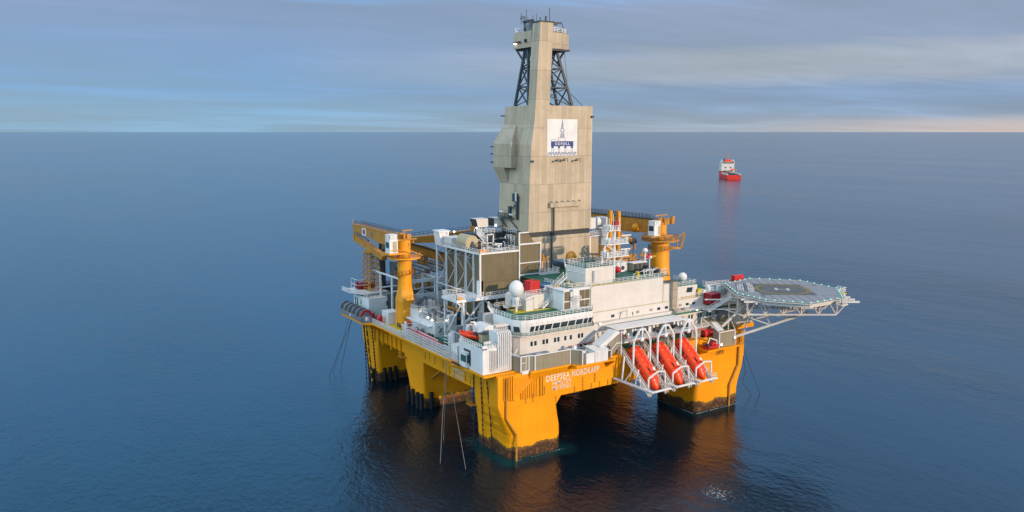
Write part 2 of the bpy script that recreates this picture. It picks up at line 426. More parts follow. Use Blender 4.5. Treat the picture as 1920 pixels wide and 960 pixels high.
# paler green water over the submerged yellow column feet
sxyz = t.n('ShaderNodeSeparateXYZ'); t.l(g.outputs['Position'], sxyz.inputs[0])
def near_box(x0, x1, y0, y1, reach):
    def side(o, a, b): return t.math('MAXIMUM', t.math('MAXIMUM', t.math('SUBTRACT', a, o), t.math('SUBTRACT', o, b)), 0.0)
    ax, ay = side(sxyz.outputs[0], x0, x1), side(sxyz.outputs[1], y0, y1)
    d_ = t.math('SQRT', t.math('ADD', t.math('MULTIPLY', ax, ax), t.math('MULTIPLY', ay, ay)))
    return t.math('SUBTRACT', 1.0, t.math('DIVIDE', t.math('ADD', d_, t.math('MULTIPLY', t.math('SUBTRACT', ripple, .5), 3.0)), reach), clamp=True)
foot = t.math('MAXIMUM', near_box(0, 15.2, 0, 15.9, 4.2), t.math('MULTIPLY', near_box(59.3, 76, -.2, 15.2, 3.2), .7))
deep = t.mix(foot, deep, (.004, .045, .046))
t.set(deep); t.b.inputs['IOR'].default_value = 1.333
M['sea'] = t.m
sea = MB(); E_ = 160000
sea.poly([(-E_,-E_,0),(E_,-E_,0),(E_,E_,0),(-E_,E_,0)])
tag(sea.build('sea_water', M['sea']), kind='structure')

# ================================================================== PLATFORM HULL
D = 20.8                                     # main deck level
rig = thing('drilling_platform', (38, 48, 0), 'orange yellow floating drilling platform hull on square columns standing in the sea', 'oil platform')
m = MB().box(0, 77.8, 0, 84, 13.3, 20.5)
m.box(-5.5, 0, 2.7, 83, 20.25, 20.75)        # side sponson deck
for y in range(18, 83, 4): m.prism([(0, y, 20.2), (-5.2, y, 20.2), (0, y, 17.6)], (0, .25, 0))
m.prism([(-3.2, 0, 13.6), (0.05, 0, 13.6), (0.05, 15.9, 13.6)], (0, 0, 6.9))     # flared corner block
m.box(-5.9, 3, 1.6, 14, 20.3, 20.78)
m.box(16.6, 28.5, -3.2, 0.02, 20.4, 20.75)   # ledge carrying the white cabins
m.box(5.2, 16.8, -1.0, 0.02, 20.35, 20.78)
m.prism([(5.2, 0, 20.3), (5.2, -.95, 20.3), (5.2, 0, 18.6)], (11.6, 0, 0))
m.prism([(16.6, 0, 20.2), (16.6, -3.1, 20.2), (16.6, 0, 19.3)], (.3, 0, 0))
m.prism([(28.2, 0, 20.2), (28.2, -3.1, 20.2), (28.2, 0, 18.0)], (.3, 0, 0))
m.box(59.5, 71.5, -3.8, .02, 17.75, 18.2)      # ledge for the rescue boat and screen
for x in (60, 64, 68, 71.2): m.prism([(x, 0, 17.76), (x, -3.6, 17.76), (x, 0, 16.2)], (.25, 0, 0))
m.box(77.8, 84.8, 2.7, 83, 20.25, 20.75)
m.build('hull_box', M['hull'], rig)
B(-5.3, 77.6, 2.9, 82.8, 20.76, 20.80).build('deck_plating', M['green'], rig)
def rrect(x0, x1, y0, y1, r, z, n=5):
    P = []
    for cx, cy, a0 in ((x1-r, y0+r, -90), (x1-r, y1-r, 0), (x0+r, y1-r, 90), (x0+r, y0+r, 180)):
        for i in range(n+1):
            a = R(a0 + 90*i/n); P.append((cx+r*math.cos(a), cy+r*math.sin(a), z))
    return P
def column(secs):
    mm = MB(); mm.loft([rrect(*s) for s in secs], smooth=False)
    return mm.build('column', M['hull'], rig)
def flare(x0, x1, y0, y1, tx0, tx1, ty0, ty1, r=2.2):
    return column([(x0, x1, y0, y1, r, -14), (x0, x1, y0, y1, r, 4.5), (x0*.8+tx0*.2, x1*.8+tx1*.2, y0*.8+ty0*.2, y1*.8+ty1*.2, r*.9, 6.5),
                   (x0*.2+tx0*.8, x1*.2+tx1*.8, y0*.2+ty0*.8, y1*.2+ty1*.8, r*.55, 10), (tx0, tx1, ty0, ty1, r*.35, 12.2), (tx0, tx1, ty0, ty1, r*.3, 13.6)])
def corner4(x0, x1, y0, y1, xb, r, z, n=5):
    P = rrect(x0, x1, y0, y1, r, z, n); return [(x + (xb-x0)*(1 - (x-x0)/(x1-x0))*(y-y0)/(y1-y0), y, zz) for x, y, zz in P]
MB().loft([corner4(0, 15.2, 0, 15.9, 0, 2.6, -14), corner4(0, 15.2, 0, 15.9, 0, 2.6, 4), corner4(-.4, 15.0, 0, 15.9, 0, 2.3, 6), corner4(-1.5, 14.2, 0, 15.9, 0, 1.7, 8.5),
           corner4(-2.6, 13.4, 0, 15.9, 0, .8, 11), corner4(-3.15, 13.0, -.01, 15.9, 0, .3, 13), corner4(-3.2, 13.0, -.012, 15.9, 0, .08, 13.65)]).build('column', M['hull'], rig)
flare(59.3, 76, -.2, 15.2, 60.4, 77.79, -.012, 15.2, 1.4)
flare(0, 15.4, 43, 52, -.01, 15.4, 43, 54.5, 1.0)
flare(0, 15.4, 72.5, 81.4, -.01, 15.4, 72.5, 84.01, 1.2)
flare(60.6, 76, 43, 52, 60.6, 77.81, 43, 54.5, 1.0)
flare(60.6, 76, 72.5, 81.4, 60.6, 77.81, 72.5, 84.01, 1.2)
# gusset plates where the deck box meets the middle column
m = MB()
m.prism([(13.1, .05, 13.4), (14.6, .05, 13.4), (13.1, .05, 11.4)], (0, 2, 0))
m.build('gusset', M['hull'], rig)
# white names on the hull
def text(body, size, mat, parent, loc, rot, name='lettering', ext=.02, align='CENTER', sx=1.0, spacing=1.0, bold=0.0, width=None):
    cu = bpy.data.curves.new('txt', 'FONT'); cu.body = body; cu.size = size; cu.align_x = align; cu.align_y = 'CENTER'
    cu.extrude = ext; cu.space_character = spacing; cu.offset = bold; cu.resolution_u = 3
    ob = bpy.data.objects.new('txt', cu); COL.objects.link(ob)
    bpy.context.view_layer.update()
    me = bpy.data.meshes.new_from_object(ob.evaluated_get(bpy.context.evaluated_depsgraph_get()))
    bpy.data.objects.remove(ob); bpy.data.curves.remove(cu)
    me.name = name; me.materials.clear(); me.materials.append(mat)
    if width:
        xs = [v.co.x for v in me.vertices]; sx = width/(max(xs)-min(xs))
    mt = Matrix.Translation(V(loc) - ORG.get(parent.name, V(0,0,0))) @ rot.to_4x4() @ Matrix.Diagonal((sx, 1, 1, 1))
    me.transform(mt)
    o = bpy.data.objects.new(name, me); COL.objects.link(o); o.parent = parent; ORG[o.name] = ORG.get(parent.name, V(0,0,0)); return o
FRONT = Matrix(((1,0,0),(0,0,-1),(0,1,0)))                 # faces -y
LEFT = Matrix(((0,0,-1),(-1,0,0),(0,1,0)))                 # faces -x
text('DEEPSEA', 2.15, M['letter'], rig, (13.45, -.05, 17.95), FRONT, spacing=1.12, bold=.018, width=6.9)
text('NORDKAPP', 2.15, M['letter'], rig, (21.75, -.05, 17.95), FRONT, spacing=1.12, bold=.018, width=8.3)
text('HAMILTON', 1.45, M['letter'], rig, (14.6, -.05, 16.5), FRONT, spacing=1.25, bold=.004, width=5.3)
text('IMO 9701621', 1.4, M['letter'], rig, (14.6, -.05, 15.3), FRONT, spacing=1.1, bold=.004, width=5.4)
text('DEEPSEA NORDKAPP', .95, M['letter'], rig, (-.05, 22.2, 17.0), LEFT, spacing=1.05, bold=.01, width=7.5)
text('HAMILTON', 1.4, M['letter'], rig, (-.05, 23.4, 15.6), LEFT, spacing=1.1, bold=.004, width=5.6)
text('IMO 9701621', 1.3, M['letter'], rig, (-.05, 23.6, 14.2), LEFT, spacing=1.05, bold=.004, width=5.6)
# nested pipe runs on the near column: down from the white house, then to the right
def tubes(pts, r=.09, mat='ochre', name='pipe', n=6, parent=None):
    return MB().path(pts, r, n).build(name, M[mat], parent or rig)
for i in range(5):
    x = -1.7 + i*.62; tubes([(x, -.18, 20.3), (x, -.18, 15.2 - .1*i), (x+.35, -.18, 14.8-.1*i)], .13, 'yellow')
for i in range(8):
    xe = 7.3 - i*.62; z = 19.0 - i*.42
    tubes([(1.5, -.16, z), (xe, -.16, z), (xe, -.16, 14.3)], .085, 'yellow')
tubes([(1.4, -.2, 19.5), (9.1, -.2, 19.6), (9.1, -.2, 14.2)], .12, 'yellow'); tubes([(8.3, -.2, 19.2), (8.3, -.2, 14.2)], .12, 'ochre')
for i in range(6):
    x = 76.8 - i*.75; xl = 68 + i*.9
    tubes([(x, -.75, 20.4), (x, -.75, 18.9 - .35*(5-i)), (x-.7, -.75, 18.3 - .3*(5-i)), (67.3 + .35*i, -.75, 18.0 - .28*(5-i)), (66.6 + .55*i, -.3, 15.2)], .10, 'ochre')
# big caisson pipes bending down both columns
tubes([(-1.1, -.35, 20.0), (-1.2, -.4, 10.6), (1.5, -.5, 6.2), (1.5, -.5, .0)], .22, 'ochre', 'caisson_pipe', 10)
tubes([(75.4, -.35, 19.0), (75.2, -.4, 11.2), (71.9, -.55, 6.0), (71.9, -.55, .0)], .3, 'ochre', 'caisson_pipe', 10)
# web frames along the lower edge and draught marks
for k, x in enumerate([18.4, 20.9, 23.5, 26.1, 28.7, 31.2, 34, 37, 40, 43, 46, 49, 52, 55]):
    B(x, x+.14, -.16, 0.0, 13.25, 14.8).build('stiffener', M['ochre'], rig)
for x, z in ((9.6, 15.4), (20.9, 15.7), (24.6, 15.9), (30.5, 17.0), (4.3, 14.2), (6.3, 14.2)):
    mm = MB().box(x, x+.12, -.14, 0, z-1, z+1)
    for k in range(3): mm.box(x-.2, x+.32, -.16, 0, z-1+k*.9, z-.86+k*.9)
    mm.build('draught_mark', M['ochre'], rig)
for y, z in ((17.5, 15.0), (20.0, 15.2), (25.5, 14.6), (28.0, 14.9), (31.5, 15.5), (36, 15.6), (39, 15.6), (41.5, 15.6), (57, 15.6), (60, 16), (63.5, 15.7), (66.5, 16), (70, 16)):
    mm = MB().box(-.14, 0, y, y+.12, z-1, z+1)
    for k in range(3): mm.box(-.16, 0, y-.2, y+.32, z-1+k*.9, z-.86+k*.9)
    mm.build('draught_mark', M['ochre'], rig)
for y in (56, 59, 62, 65, 68, 71, 74): B(-.5, -.01, y, y+.7, 13.4 if y % 2 else 12.6, 16.6).build('stiffener', M['hull'], rig)
# black rubber fender posts on the middle and far columns
for x, y, z in ((-.4, 51.4, 4.6), (-.4, 48.6, 4.4), (-.4, 45.8, 4.2), (-.35, 43.6, 4.3), (2.2, 42.6, 4.6)):
    MB().tube((x, y, -1.5), (x, y, z), .55, 10).build('fender', M['black'], rig)
for x, y, z in ((1.8, 72.1, 4.3), (3.6, 72.1, 4.2), (5.4, 72.1, 4.4), (-.4, 75.5, 3.6)):
    MB().tube((x, y, -1.5), (x, y, z), .5, 10).build('fender', M['black'], rig)
# small railed landings between columns
for (x, y, z) in ((-1.6, 14.6, 9.3), (-1.4, 53.2, 12.2)):
    mm = MB().box(x, x+1.8, y, y+2.6, z, z+.25); mm.rail([(x, y, z+.2), (x, y+2.6, z+.2), (x+1.6, y+2.6, z+.2)], 1.1, 1.2, .1, 2); mm.build('landing', M['ochre'], rig)
mm = MB(); mm.bar((-.2, 33, 13.3), (2.4, 42.8, 8.5), .3); mm.bar((2.4, 42.8, 8.5), (6.5, 42.8, 9.4), .3); mm.bar((-.1, 28.5, 13.3), (6.5, 42.8, 9.4), .25); mm.build('hose_boom', M['ochre'], rig)
# fairlead bulge with the dark slot below the winch cabin
mm = MB().loft([[(-6.9, 14.2, 20.2), (-5.4, 9.6, 20.2), (-4.6, 9.6, 20.2), (-4.6, 18.0, 20.2), (-5.4, 18.0, 20.2)], [(-7.2, 14.0, 20.85), (-5.6, 9.0, 20.85), (-4.6, 9.0, 20.85), (-4.6, 18.6, 20.85), (-5.6, 18.6, 20.85)]])
mm.build('fairlead_sponson', M['yellow'], rig)
B(-6.6, -5.55, 11.6, 16.2, 20.86, 20.9).build('fairlead_slot', M['rust'], rig)
# far-left overhanging corner under the cable reels
mm = MB().prism([(-5.6, 63, 20.2), (-7.7, 66, 20.2), (-7.7, 81.5, 20.2), (-5.4, 84, 20.2), (-.1, 84, 20.2), (-.1, 63, 20.2)], (0, 0, .5))
for y in range(65, 83, 3): mm.prism([(-.1, y, 20.2), (-7.2, y, 20.2), (-.1, y, 16.4)], (0, .25, 0))
mm.build('reel_sponson', M['hull'], rig)
# the white lattice bulwark and handrail along the left edge
mm = MB()
x = -5.4
for z in (D+.02, D+.7, D+1.4, D+2.1, D+2.75): mm.bar((x, 18.5, z), (x, 43, z), .15)
for k in range(36): mm.bar((x, 18.5+k*.7, D), (x, 18.5+k*.7, D+2.75), .15)
mm.build('lattice_bulwark', M['white'], rig)
mm = MB()
for z in (D+.02, D+.5, D+.95, D+1.4): mm.bar((x, 43.6, z), (x, 63.5, z), .12)
for k in range(25): mm.bar((x, 43.6+k*.83, D), (x, 43.6+k*.83, D+1.4), .13)
mm.build('railing', M['white'], rig)
mm = MB().rail([(x+.1, 45, D+1.0), (x+.1, 41, D+1.0), (x+3, 41, D+1.0), (x+3, 45, D+1.0)], 2.2, 1.0, .14, 3, True)
mm.build('landing_cage', M['white'], rig)
MB().rail([(57.5, .2, D), (60.5, .2, D)], 1.1).build('railing', M['white'], rig)
B(-4.9, 1.0, 15.0, 62.5, D+.005, D+.03).build('side_walkway', M['walkyellow'], rig)

# ------------------------------------------------------------------ mooring chains and hanging hoses
def chain(pts, label, r=.16, group='rusty mooring chains hanging from the deck edge'):
    mm = MB()
    for a, b in zip(pts[:-1], pts[1:]):
        a, b = V(a), V(b); n = max(1, int((b-a).length/.62))
        for k in range(n):
            p, q = a.lerp(b, k/n), a.lerp(b, (k+1)/n)
            w = (.34, .14) if k % 2 else (.14, .34)
            mm.bar(p, q, w[0]*r/.16, w[1]*r/.16, up=(0.3, 1, 0))
    return tag(mm.build('mooring_chain', M['rust']), label, 'chain', group)
chain([(-.25, 15.7, 18.2), (-.3, 15.7, -1)], 'rusty mooring chain along the rear edge of the nearest column')
chain([(-1.9, 9.6, 18.6), (-1.0, 10.4, 8), (-.35, 11.0, -1)], 'rusty mooring chain down the middle of the shaded face of the nearest column')
chain([(-2.6, 5.8, 18.6), (-1.3, 6.2, 8), (-.35, 7.0, -1)], 'rusty mooring chain nearest the rounded front corner of the nearest column')
chain([(-5.6, 70.0, 20.0), (-.6, 77.5, -1)], 'rusty mooring chain hanging under the cable reels at the far end', .2)
chain([(-5.7, 63.6, 20.0), (-.9, 71.6, -1)], 'dark mooring chain hanging just right of the yellow tube at the far column', .2)
chain([(-1.5, 79.0, 18.0), (-.5, 80.6, -1)], 'leftmost mooring chain along the far column')
chain([(77.95, 4.0, 12.0), (76.3, 3.4, -1)], 'mooring chain down the right edge of the right column', .14)
# yellow and white banded hose beside the far chains
hb = thing('banded_hose', (-1.4, 74, 0), 'black hose with white and yellow bands hanging beside the far chains', 'hose')
MB().tube((-5.9, 67.2, 20), (-1.2, 74.4, -1), .22, 8).build('hose', M['black'], hb)
mm = MB()
for k in range(7): 
    a = V(-5.9, 67.2, 20).lerp(V(-1.2, 74.4, -1), .05+k*.14); b = V(-5.9, 67.2, 20).lerp(V(-1.2, 74.4, -1), .10+k*.14); mm.tube(a, b, .27, 8)
mm.build('band', M['walkyellow'], hb)
def hose(pts, label, r=.055, mat='hose', grp='thin lines hanging from the platform to the water'):
    return tag(MB().path(pts, r, 6).build('hanging_line', M[mat]), label, 'line', grp)
hose([(-5.6, 19.6, 20.2), (-9.5, 14.5, 9), (-14, 7.7, -.5)], 'pale hose hanging from the left edge, left one of the pair beside the nearest column')
hose([(-5.9, 18.8, 20.2), (-6.4, 20.0, 0)], 'pale hose hanging almost straight down from the left edge by the white lattice')
hose([(-4.6, 18.6, 13), (-7.5, 10.5, 6.6), (-10.8, 1.3, -.5)], 'pale hose slanting out from under the name on the shaded hull side')
hose([(-7.7, 74, 20), (-5.2, 90.5, -.5)], 'thin dark line from under the cable reels, the right one of three', .06, 'rust')
hose([(-7.5, 73.8, 20), (-10.4, 87, -.5)], 'thin dark line from under the cable reels, the left long one of three', .06, 'rust')
hose([(-7.6, 76, 20), (-7.6, 90.0, 0.2)], 'thin dark line from under the cable reels, the middle one of three', .05, 'rust')
hose([(77.7, 1, 17), (84.0, 2, 7), (87.8, 1.9, 0)], 'dark line beyond the right column, the outer one', .07, 'dark')
hose([(77.7, 1, 17), (81.5, 2.2, 7.5), (80.5, 2.4, 4.5), (85.1, 2.5, -.3)], 'dark line beyond the right column, the kinked inner one', .07, 'dark')

# foam: a thin broken line along the waterline of the right column and flecks where water is discharged
m = MB()
def fleck(x, y, r_): 
    n_ = rnd.randint(4, 6); a0 = rnd.uniform(0, 6); m.poly([(x+r_*rnd.uniform(.5, 1.2)*math.cos(a0+2*math.pi*i/n_), y+r_*rnd.uniform(.5, 1.2)*math.sin(a0+2*math.pi*i/n_), rnd.uniform(.05, .09)) for i in range(n_)])
for k in range(170):
    a_ = rnd.gauss(0, 1); b_ = rnd.gauss(0, 1); fleck(27.5 + 1.3*a_ - .8*b_, -38 + .8*a_ + 1.5*b_, rnd.uniform(.03, .13))
for k in range(150): 
    x = rnd.uniform(59.5, 76); fleck(x, -.35 - rnd.random()*.25, rnd.uniform(.06, .2))
for k in range(110): fleck(59.1 - rnd.random()*.2, rnd.uniform(0, 15), rnd.uniform(.05, .17))
for k in range(60): fleck(rnd.uniform(1, 15), -.3 - rnd.random()*.2, rnd.uniform(.04, .12))
M['foam'] = paint('white_foam', (.6, .63, .65), .7, .1, 0)
tag(m.build('foam', M['foam']), 'scattered white foam flecks on the dark water below the platform', 'foam', kind='stuff')

# ================================================================== DERRICK
dk = thing('drilling_derrick', (37.5, 40, D), 'tall drilling derrick clad in tan sheets with a white emblem panel on its sunny side', 'derrick')
lv = [(47.9, 26.9), (61.7, 27.3), (65, 27.5), (71.6, 27.75), (76.8, 28.75), (82, 29.1)]
m = MB().loft([[(xl, 32, z), (48.5, 32, z), (48.5, 46.9, z), (xl, 46.9, z)] for z, xl in lv])
m.build('cladding', M['clad'], dk)
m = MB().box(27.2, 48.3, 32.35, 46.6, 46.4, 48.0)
m.build('shadow_band', M['dark'], dk)  # recess under the cladding ledge, its shadow painted in with the dark colour
m = MB().prism([(26.6, 32.15, 46.5), (26.3, 32.15, 36.5), (34.9, 32.15, 36.5), (34.9, 32.15, 39.6), (48.3, 32.15, 39.6), (48.4, 32.15, 46.5)], (0, 14.6, 0))
m.build('lower_cladding', M['clad'], dk)
# boxed bulge on the shaded side
m = MB().hexa([(25.7, 38.6, 65.2), (27.6, 38.6, 65.2), (27.6, 47.9, 65.2), (25.7, 47.9, 65.2), (25.7, 38.6, 71.7), (27.85, 38.6, 71.7), (27.85, 47.9, 71.7), (25.7, 47.9, 71.7)])
m.loft([[(25.7, 38.6, 71.7), (27.9, 38.6, 71.7), (27.9, 47.9, 71.7), (25.7, 47.9, 71.7)], [(28.6, 40.5, 76.9), (28.9, 40.5, 76.9), (28.9, 46.95, 76.9), (28.6, 46.95, 76.9)]])
m.loft([[(27.25, 42.5, 60.9), (27.5, 42.5, 60.9), (27.5, 46.95, 60.9), (27.25, 46.95, 60.9)], [(25.7, 42.5, 65.2), (27.7, 42.5, 65.2), (27.7, 47.9, 65.2), (25.7, 47.9, 65.2)]])
m.build('racking_bulge', M['clad'], dk)
# narrow tower rising through the top
m = MB().loft([[(29.1, 31.98, 81.9), (33.7, 31.98, 81.9), (33.7, 35.5, 81.9), (29.1, 35.5, 81.9)], [(30.5, 31.98, 103.7), (34.8, 31.98, 103.7), (34.8, 35.5, 103.7), (30.5, 35.5, 103.7)]])
m.build('tower_shaft', M['clad'], dk)
B(30.3, 35.0, 31.8, 35.8, 103.7, 104.0).build('tower_cap', M['dark'], dk)
# crown box around the top
m = MB().prism([(30.15, 35.52, 97.5), (34.82, 35.9, 97.5), (40.6, 35.9, 97.5), (44.6, 38.2, 97.5), (44.6, 44.2, 97.5), (30.15, 44.2, 97.5)], (0, 0, 4.3))
m.build('crown_box', M['clad'], dk)
m = MB().rail([(40.5, 36.3, 101.8), (44.2, 38.4, 101.8), (44.2, 43.8, 101.8), (30.5, 43.8, 101.8)], 1.3, 1.2, .1, 3)
m.rail([(35.0, 36.2, 101.8), (40.5, 36.3, 101.8)], 1.3, 1.2, .1, 3)
m.build('crown_railing', M['steel'], dk)
m = MB()
for x, y in ((31.2, 40.2), (37.0, 40.2), (31.2, 36.5)): m.bar((x, y, 101.8), (x, y, 104.6), .5)
m.bar((31.2, 36.0, 104.6), (31.2, 41.0, 104.6), .5); m.bar((31.2, 40.2, 104.5), (42, 40.2, 104.6), .55); m.bar((35, 37.5, 104.4), (41.6, 37.5, 104.6), .5)
m.bar((38.6, 37.5, 104.2), (36.6, 37.5, 102.2), .35); m.bar((41.8, 37.5, 104.4), (43.4, 38.4, 102), .15)
m.build('crown_gantry', M['derricksteel'], dk)
m = MB().box(33.2, 36.5, 38.0, 42.5, 101.8, 104.2)
for k in range(5): m.box(38.2+k*1.15, 39.0+k*1.15, 38.6, 39.6, 101.8, 102.7+.25*(k % 2))
m.build('sheave_block', M['grey'], dk)
m = MB()
for x, y, h in ((30.4, 40.8, 3.0), (31.2, 39.5, 3.8), (32.6, 38.4, 2.4), (33.2, 37.6, 2.6)): m.bar((x, y, 103.9), (x, y, 103.9+h), .12)
m.bar((36.6, 36.3, 102), (36.6, 36.3, 108.2), .14); m.bar((31.2, 33.0, 104), (31.2, 33.0, 105.0), .22); m.bar((32.6, 32.4, 104), (32.6, 32.4, 105.3), .4)
m.rail([(30.4, 39.0, 104.9), (30.4, 41, 104.9), (32.8, 41, 104.9)], 1.0, 1.0, .09, 2)
m.build('aerial', M['derricksteel'], dk)
# open steel frame between the roof and the crown
m = MB()
bs = [(30.2, 37.0, 82), (45.3, 37.0, 82), (45.3, 44.2, 82), (30.2, 43.6, 82)]
tp = [(31.0, 38.2, 97.5), (40.2, 38.0, 97.5), (40.2, 42.5, 97.5), (31.2, 40.0, 97.5)]
m.tower(bs, tp, 3, .30)
for a, b in zip(bs, tp): m.bar(a, b, .62)
m.bar((31, 40, 93.5), (30.6, 43.6, 97.5), .4); m.bar((31, 38.5, 93.5), (30.6, 36, 97.5), .4); m.bar((40.6, 38, 93.8), (43.9, 39, 97.5), .45); m.bar((40.6, 42, 93.8), (43.5, 43.5, 97.5), .45)
m.build('lattice_frame', M['derricksteel'], dk)
m = MB()
for k in range(9): m.bar((30.4, 36.2+k*.85, 97.2), (43.5, 36.2+k*.85, 97.2), .2, .5)
m.build('crown_joists', M['dark'], dk)
m = MB().tower([(36, 39, 82), (38, 39, 82), (38, 41, 82), (36, 41, 82)], [(35.6, 39, 97.5), (37.2, 39, 97.5), (37.2, 41, 97.5), (35.6, 41, 97.5)], 9, .12, False)
m.build('ladder_cage', M['grey'], dk)
m = MB().path([(44.9, 37.3, 85.5), (48.2, 36, 82.2)], .08); m.tube((43.4, 38.6, 97.5), (44.9, 38, 82.1), .06, 6)
m.build('stay_wire', M['dark'], dk)
# hood, flat panel and dark riser on the sunny face
B(33.6, 44.4, 31.0, 31.98, 54.5, 55.75).build('hood_beam', M['clad'], dk)
m = MB()
for k in range(6): m.bar((34.2+k*1.95, 30.95, 55.8), (34.2+k*1.95, 31.9, 56.1), .18)
m.build('hood_bracket', M['grey'], dk)
B(35.5, 39.0, 31.72, 31.97, 48.0, 54.45).build('cover_panel', M['clad'], dk)
MB().path([(34.9, 31.5, 54.5), (34.9, 31.5, 47.4), (34.5, 31.6, 46.6), (34.5, 31.6, 37.5)], .2, 8).build('riser', M['dark'], dk)
# lamps and brackets
for x, z in ((36.2, 67.2), (38.6, 67.3), (42.9, 67.2)):
    m = MB().bar((x, 32, z), (x-.8, 30.9, z), .16); m.box(x-1.2, x-.5, 30.5, 31.1, z-.2, z+.25); m.bar((x, 31.95, z+.4), (x+1.3, 31.95, z+.4), .12); m.bar((x+1.3, 31.95, z-.5), (x+1.3, 31.95, z+.4), .1)
    m.build('flood_bracket', M['dark'], dk)
for x, z in ((28.0, 67.2), (48.4, 79.2)):
    m = MB().box(x-.5, x+.4, 31.5, 32, z-.3, z+.2); m.build('flood_bracket', M['dark'], dk)
for y, z in ((46.9, 79.4), (48.0, 70.8), (48.0, 68.8), (48.0, 66.5)):
    m = MB().box(25.2 if z < 75 else 28.0, 26.2 if z < 75 else 29, y, y+.7, z-.15, z+.15); m.build('flood_bracket', M['dark'], dk)
for z in (71.2, 68.9, 66.4): B(48.5, 49.1, 32.5, 33.0, z-.15, z+.15).build('flood_bracket', M['dark'], dk)
m = MB().box(29.5, 30.15, 40.5, 43.5, 99.0, 99.35); m.box(29.6, 30.15, 37.8, 38.3, 98.9, 99.7); m.build('flood_bracket', M['dark'], dk)
B(29.6, 29.9, 42.7, 43.3, 98.75, 98.95).build('lamp', M['lamp'], dk)
# balcony, ducts and lamp strips on the shaded side
m = MB().box(25.6, 27.0, 39.0, 45.2, 51.0, 51.25)
m.rail([(25.6, 45.2, 51.2), (25.6, 39.0, 51.2)], 1.3, 1.0, .14, 3); m.bar((25.7, 45, 51), (27, 42.4, 48.3), .3); m.bar((25.7, 39.4, 51), (27, 37.2, 48.3), .3)
m.box(26.4, 27.2, 40.4, 41.4, 51.2, 54.5); m.box(26.3, 27.2, 36.8, 37.4, 51, 57.5); m.box(26.2, 27.2, 37.4, 39.0, 56, 58.2); m.bar((26.6, 39.5, 54.0), (26.6, 37.2, 55.5), .25)
m.build('balcony', M['derricksteel'], dk)
for y, z in ((43.6, 52.7), (38.6, 52.2)): B(25.5, 25.8, y-.9, y+.9, z, z+.4).build('lamp', M['white'], dk)
B(26.0, 26.25, 36.7, 37.2, 56.2, 58.6).build('lamp', M['white'], dk)
# emblem: a white sheet with a drawing of a rig on waves and a name
em = B(32.95, 43.2, 31.93, 31.97, 68.5, 78.4).build('emblem_sheet', M['white'], dk)
def ex(px): return 32.95 + (px-65)/565*10.25
def ez(py): return 78.4 - (py-92)/688*9.9
yy = 31.915
def stroke(pts, w=.075):
    mm = MB()
    for a, b in zip(pts[:-1], pts[1:]): mm.bar((ex(a[0]), yy, ez(a[1])), (ex(b[0]), yy, ez(b[1])), .02, w, up=(0, 0, 1) if abs(a[0]-b[0]) > abs(a[1]-b[1]) else (1, 0, 0))
    return mm
m = MB().box(ex(135), ex(555), yy-.01, yy+.01, ez(602), ez(506))
for a, b in ((142, 186), (265, 303), (386, 422), (508, 550)): m.box(ex(a), ex(b), yy-.012, yy+.012, ez(638), ez(600))
m.build('emblem_deck', M['navy'], em)
m = MB()
def add(pts, w=.075):
    mm = stroke(pts, w); m._add(mm.v, mm.f)
add([(310, 440), (345, 95)]); add([(380, 440), (345, 95)])
for y0, hw in ((150, 8), (190, 14), (225, 18), (330, 27), (375, 31), (408, 33), (438, 35)):
    add([(345-hw, y0), (345+hw, y0)])
for (a, ha), (b, hb_) in (((150, 8), (190, 14)), ((190, 14), (225, 18)), ((225, 18), (270, 22)), ((330, 27), (375, 31)), ((375, 31), (408, 33)), ((408, 33), (438, 35))):
    add([(345-ha, a), (345+hb_, b)], .07); add([(345+ha, a), (345-hb_, b)], .07)
add([(318, 270), (306, 290), (306, 310), (318, 328)]); add([(372, 270), (384, 290), (384, 310), (372, 328)]); add([(318, 270), (372, 270)])
add([(272, 506), (272, 438), (392, 438), (402, 506)]); add([(135, 506), (135, 478), (272, 478)])
for a, b in ((146, 182), (268, 298), (390, 418), (512, 545)):
    add([(a, 638), (a, 735)]); add([(b, 638), (b, 735)])
for off in (0, 30):
    pts = []
    for k in range(0, 57):
        xx = 72 + k*9.6; ph = (xx-80)/120.0; fr = ph - math.floor(ph)
        pts.append((xx, 748 + off*.9 - 38*math.sin(math.pi*min(1, abs(fr-.5)*2))**1 * (1 if fr > .5 else .75)))
    add(pts, .12)
for k in range(5): add([(95+k*120, 715), (118+k*120, 712), (128+k*120, 728), (112+k*120, 736)], .09)
m.build('emblem_lines', M['navy'], em)
text('ODFJELL', 1.05, M['letter'], em, ((ex(135)+ex(555))/2, yy-.03, ez(556)), FRONT, name='emblem_name', sx=1.02, spacing=1.32, bold=.01)

# drill floor below the derrick, dark opening
dfl = thing('drill_floor', (37.5, 41, D), 'dark steel drill floor structure under the tan derrick with a black opening', 'drill floor')
B(27, 48, 34.2, 50, D, 36.4).build('floor_block', M['dark'], dfl)
m = MB()
for x in (34.7, 39.2): m.bar((x, 32.4, 39.6), (x+.5, 31.6, 36.4), .4); m.bar((x+.5, 31.6, 36.4), (x+.5, 31.6, 33), .4)
m.build('door_frame', M['steel'], dfl)
m = MB().box(28.9, 35.1, 28.6, 31.8, 36.4, 36.9); m.bar((29.2, 29, 36.4), (29.2, 31.9, 33.2), .25); m.bar((34.8, 29, 36.4), (34.8, 31.9, 33.2), .25)
m.rail([(28.9, 31.8, 36.9), (28.9, 28.6, 36.9), (35.1, 28.6, 36.9), (35.1, 31.8, 36.9)], 1.2, 1.1, .09, 3)
m.build('landing', M['steel'], dfl)
for x in (30.3, 31.8, 33.2, 34.4):
    MB().tube((x, 30.4, 27), (x, 30.4, 36.4), .62, 12).build('yellow_cylinder', M['yellow'], dfl)
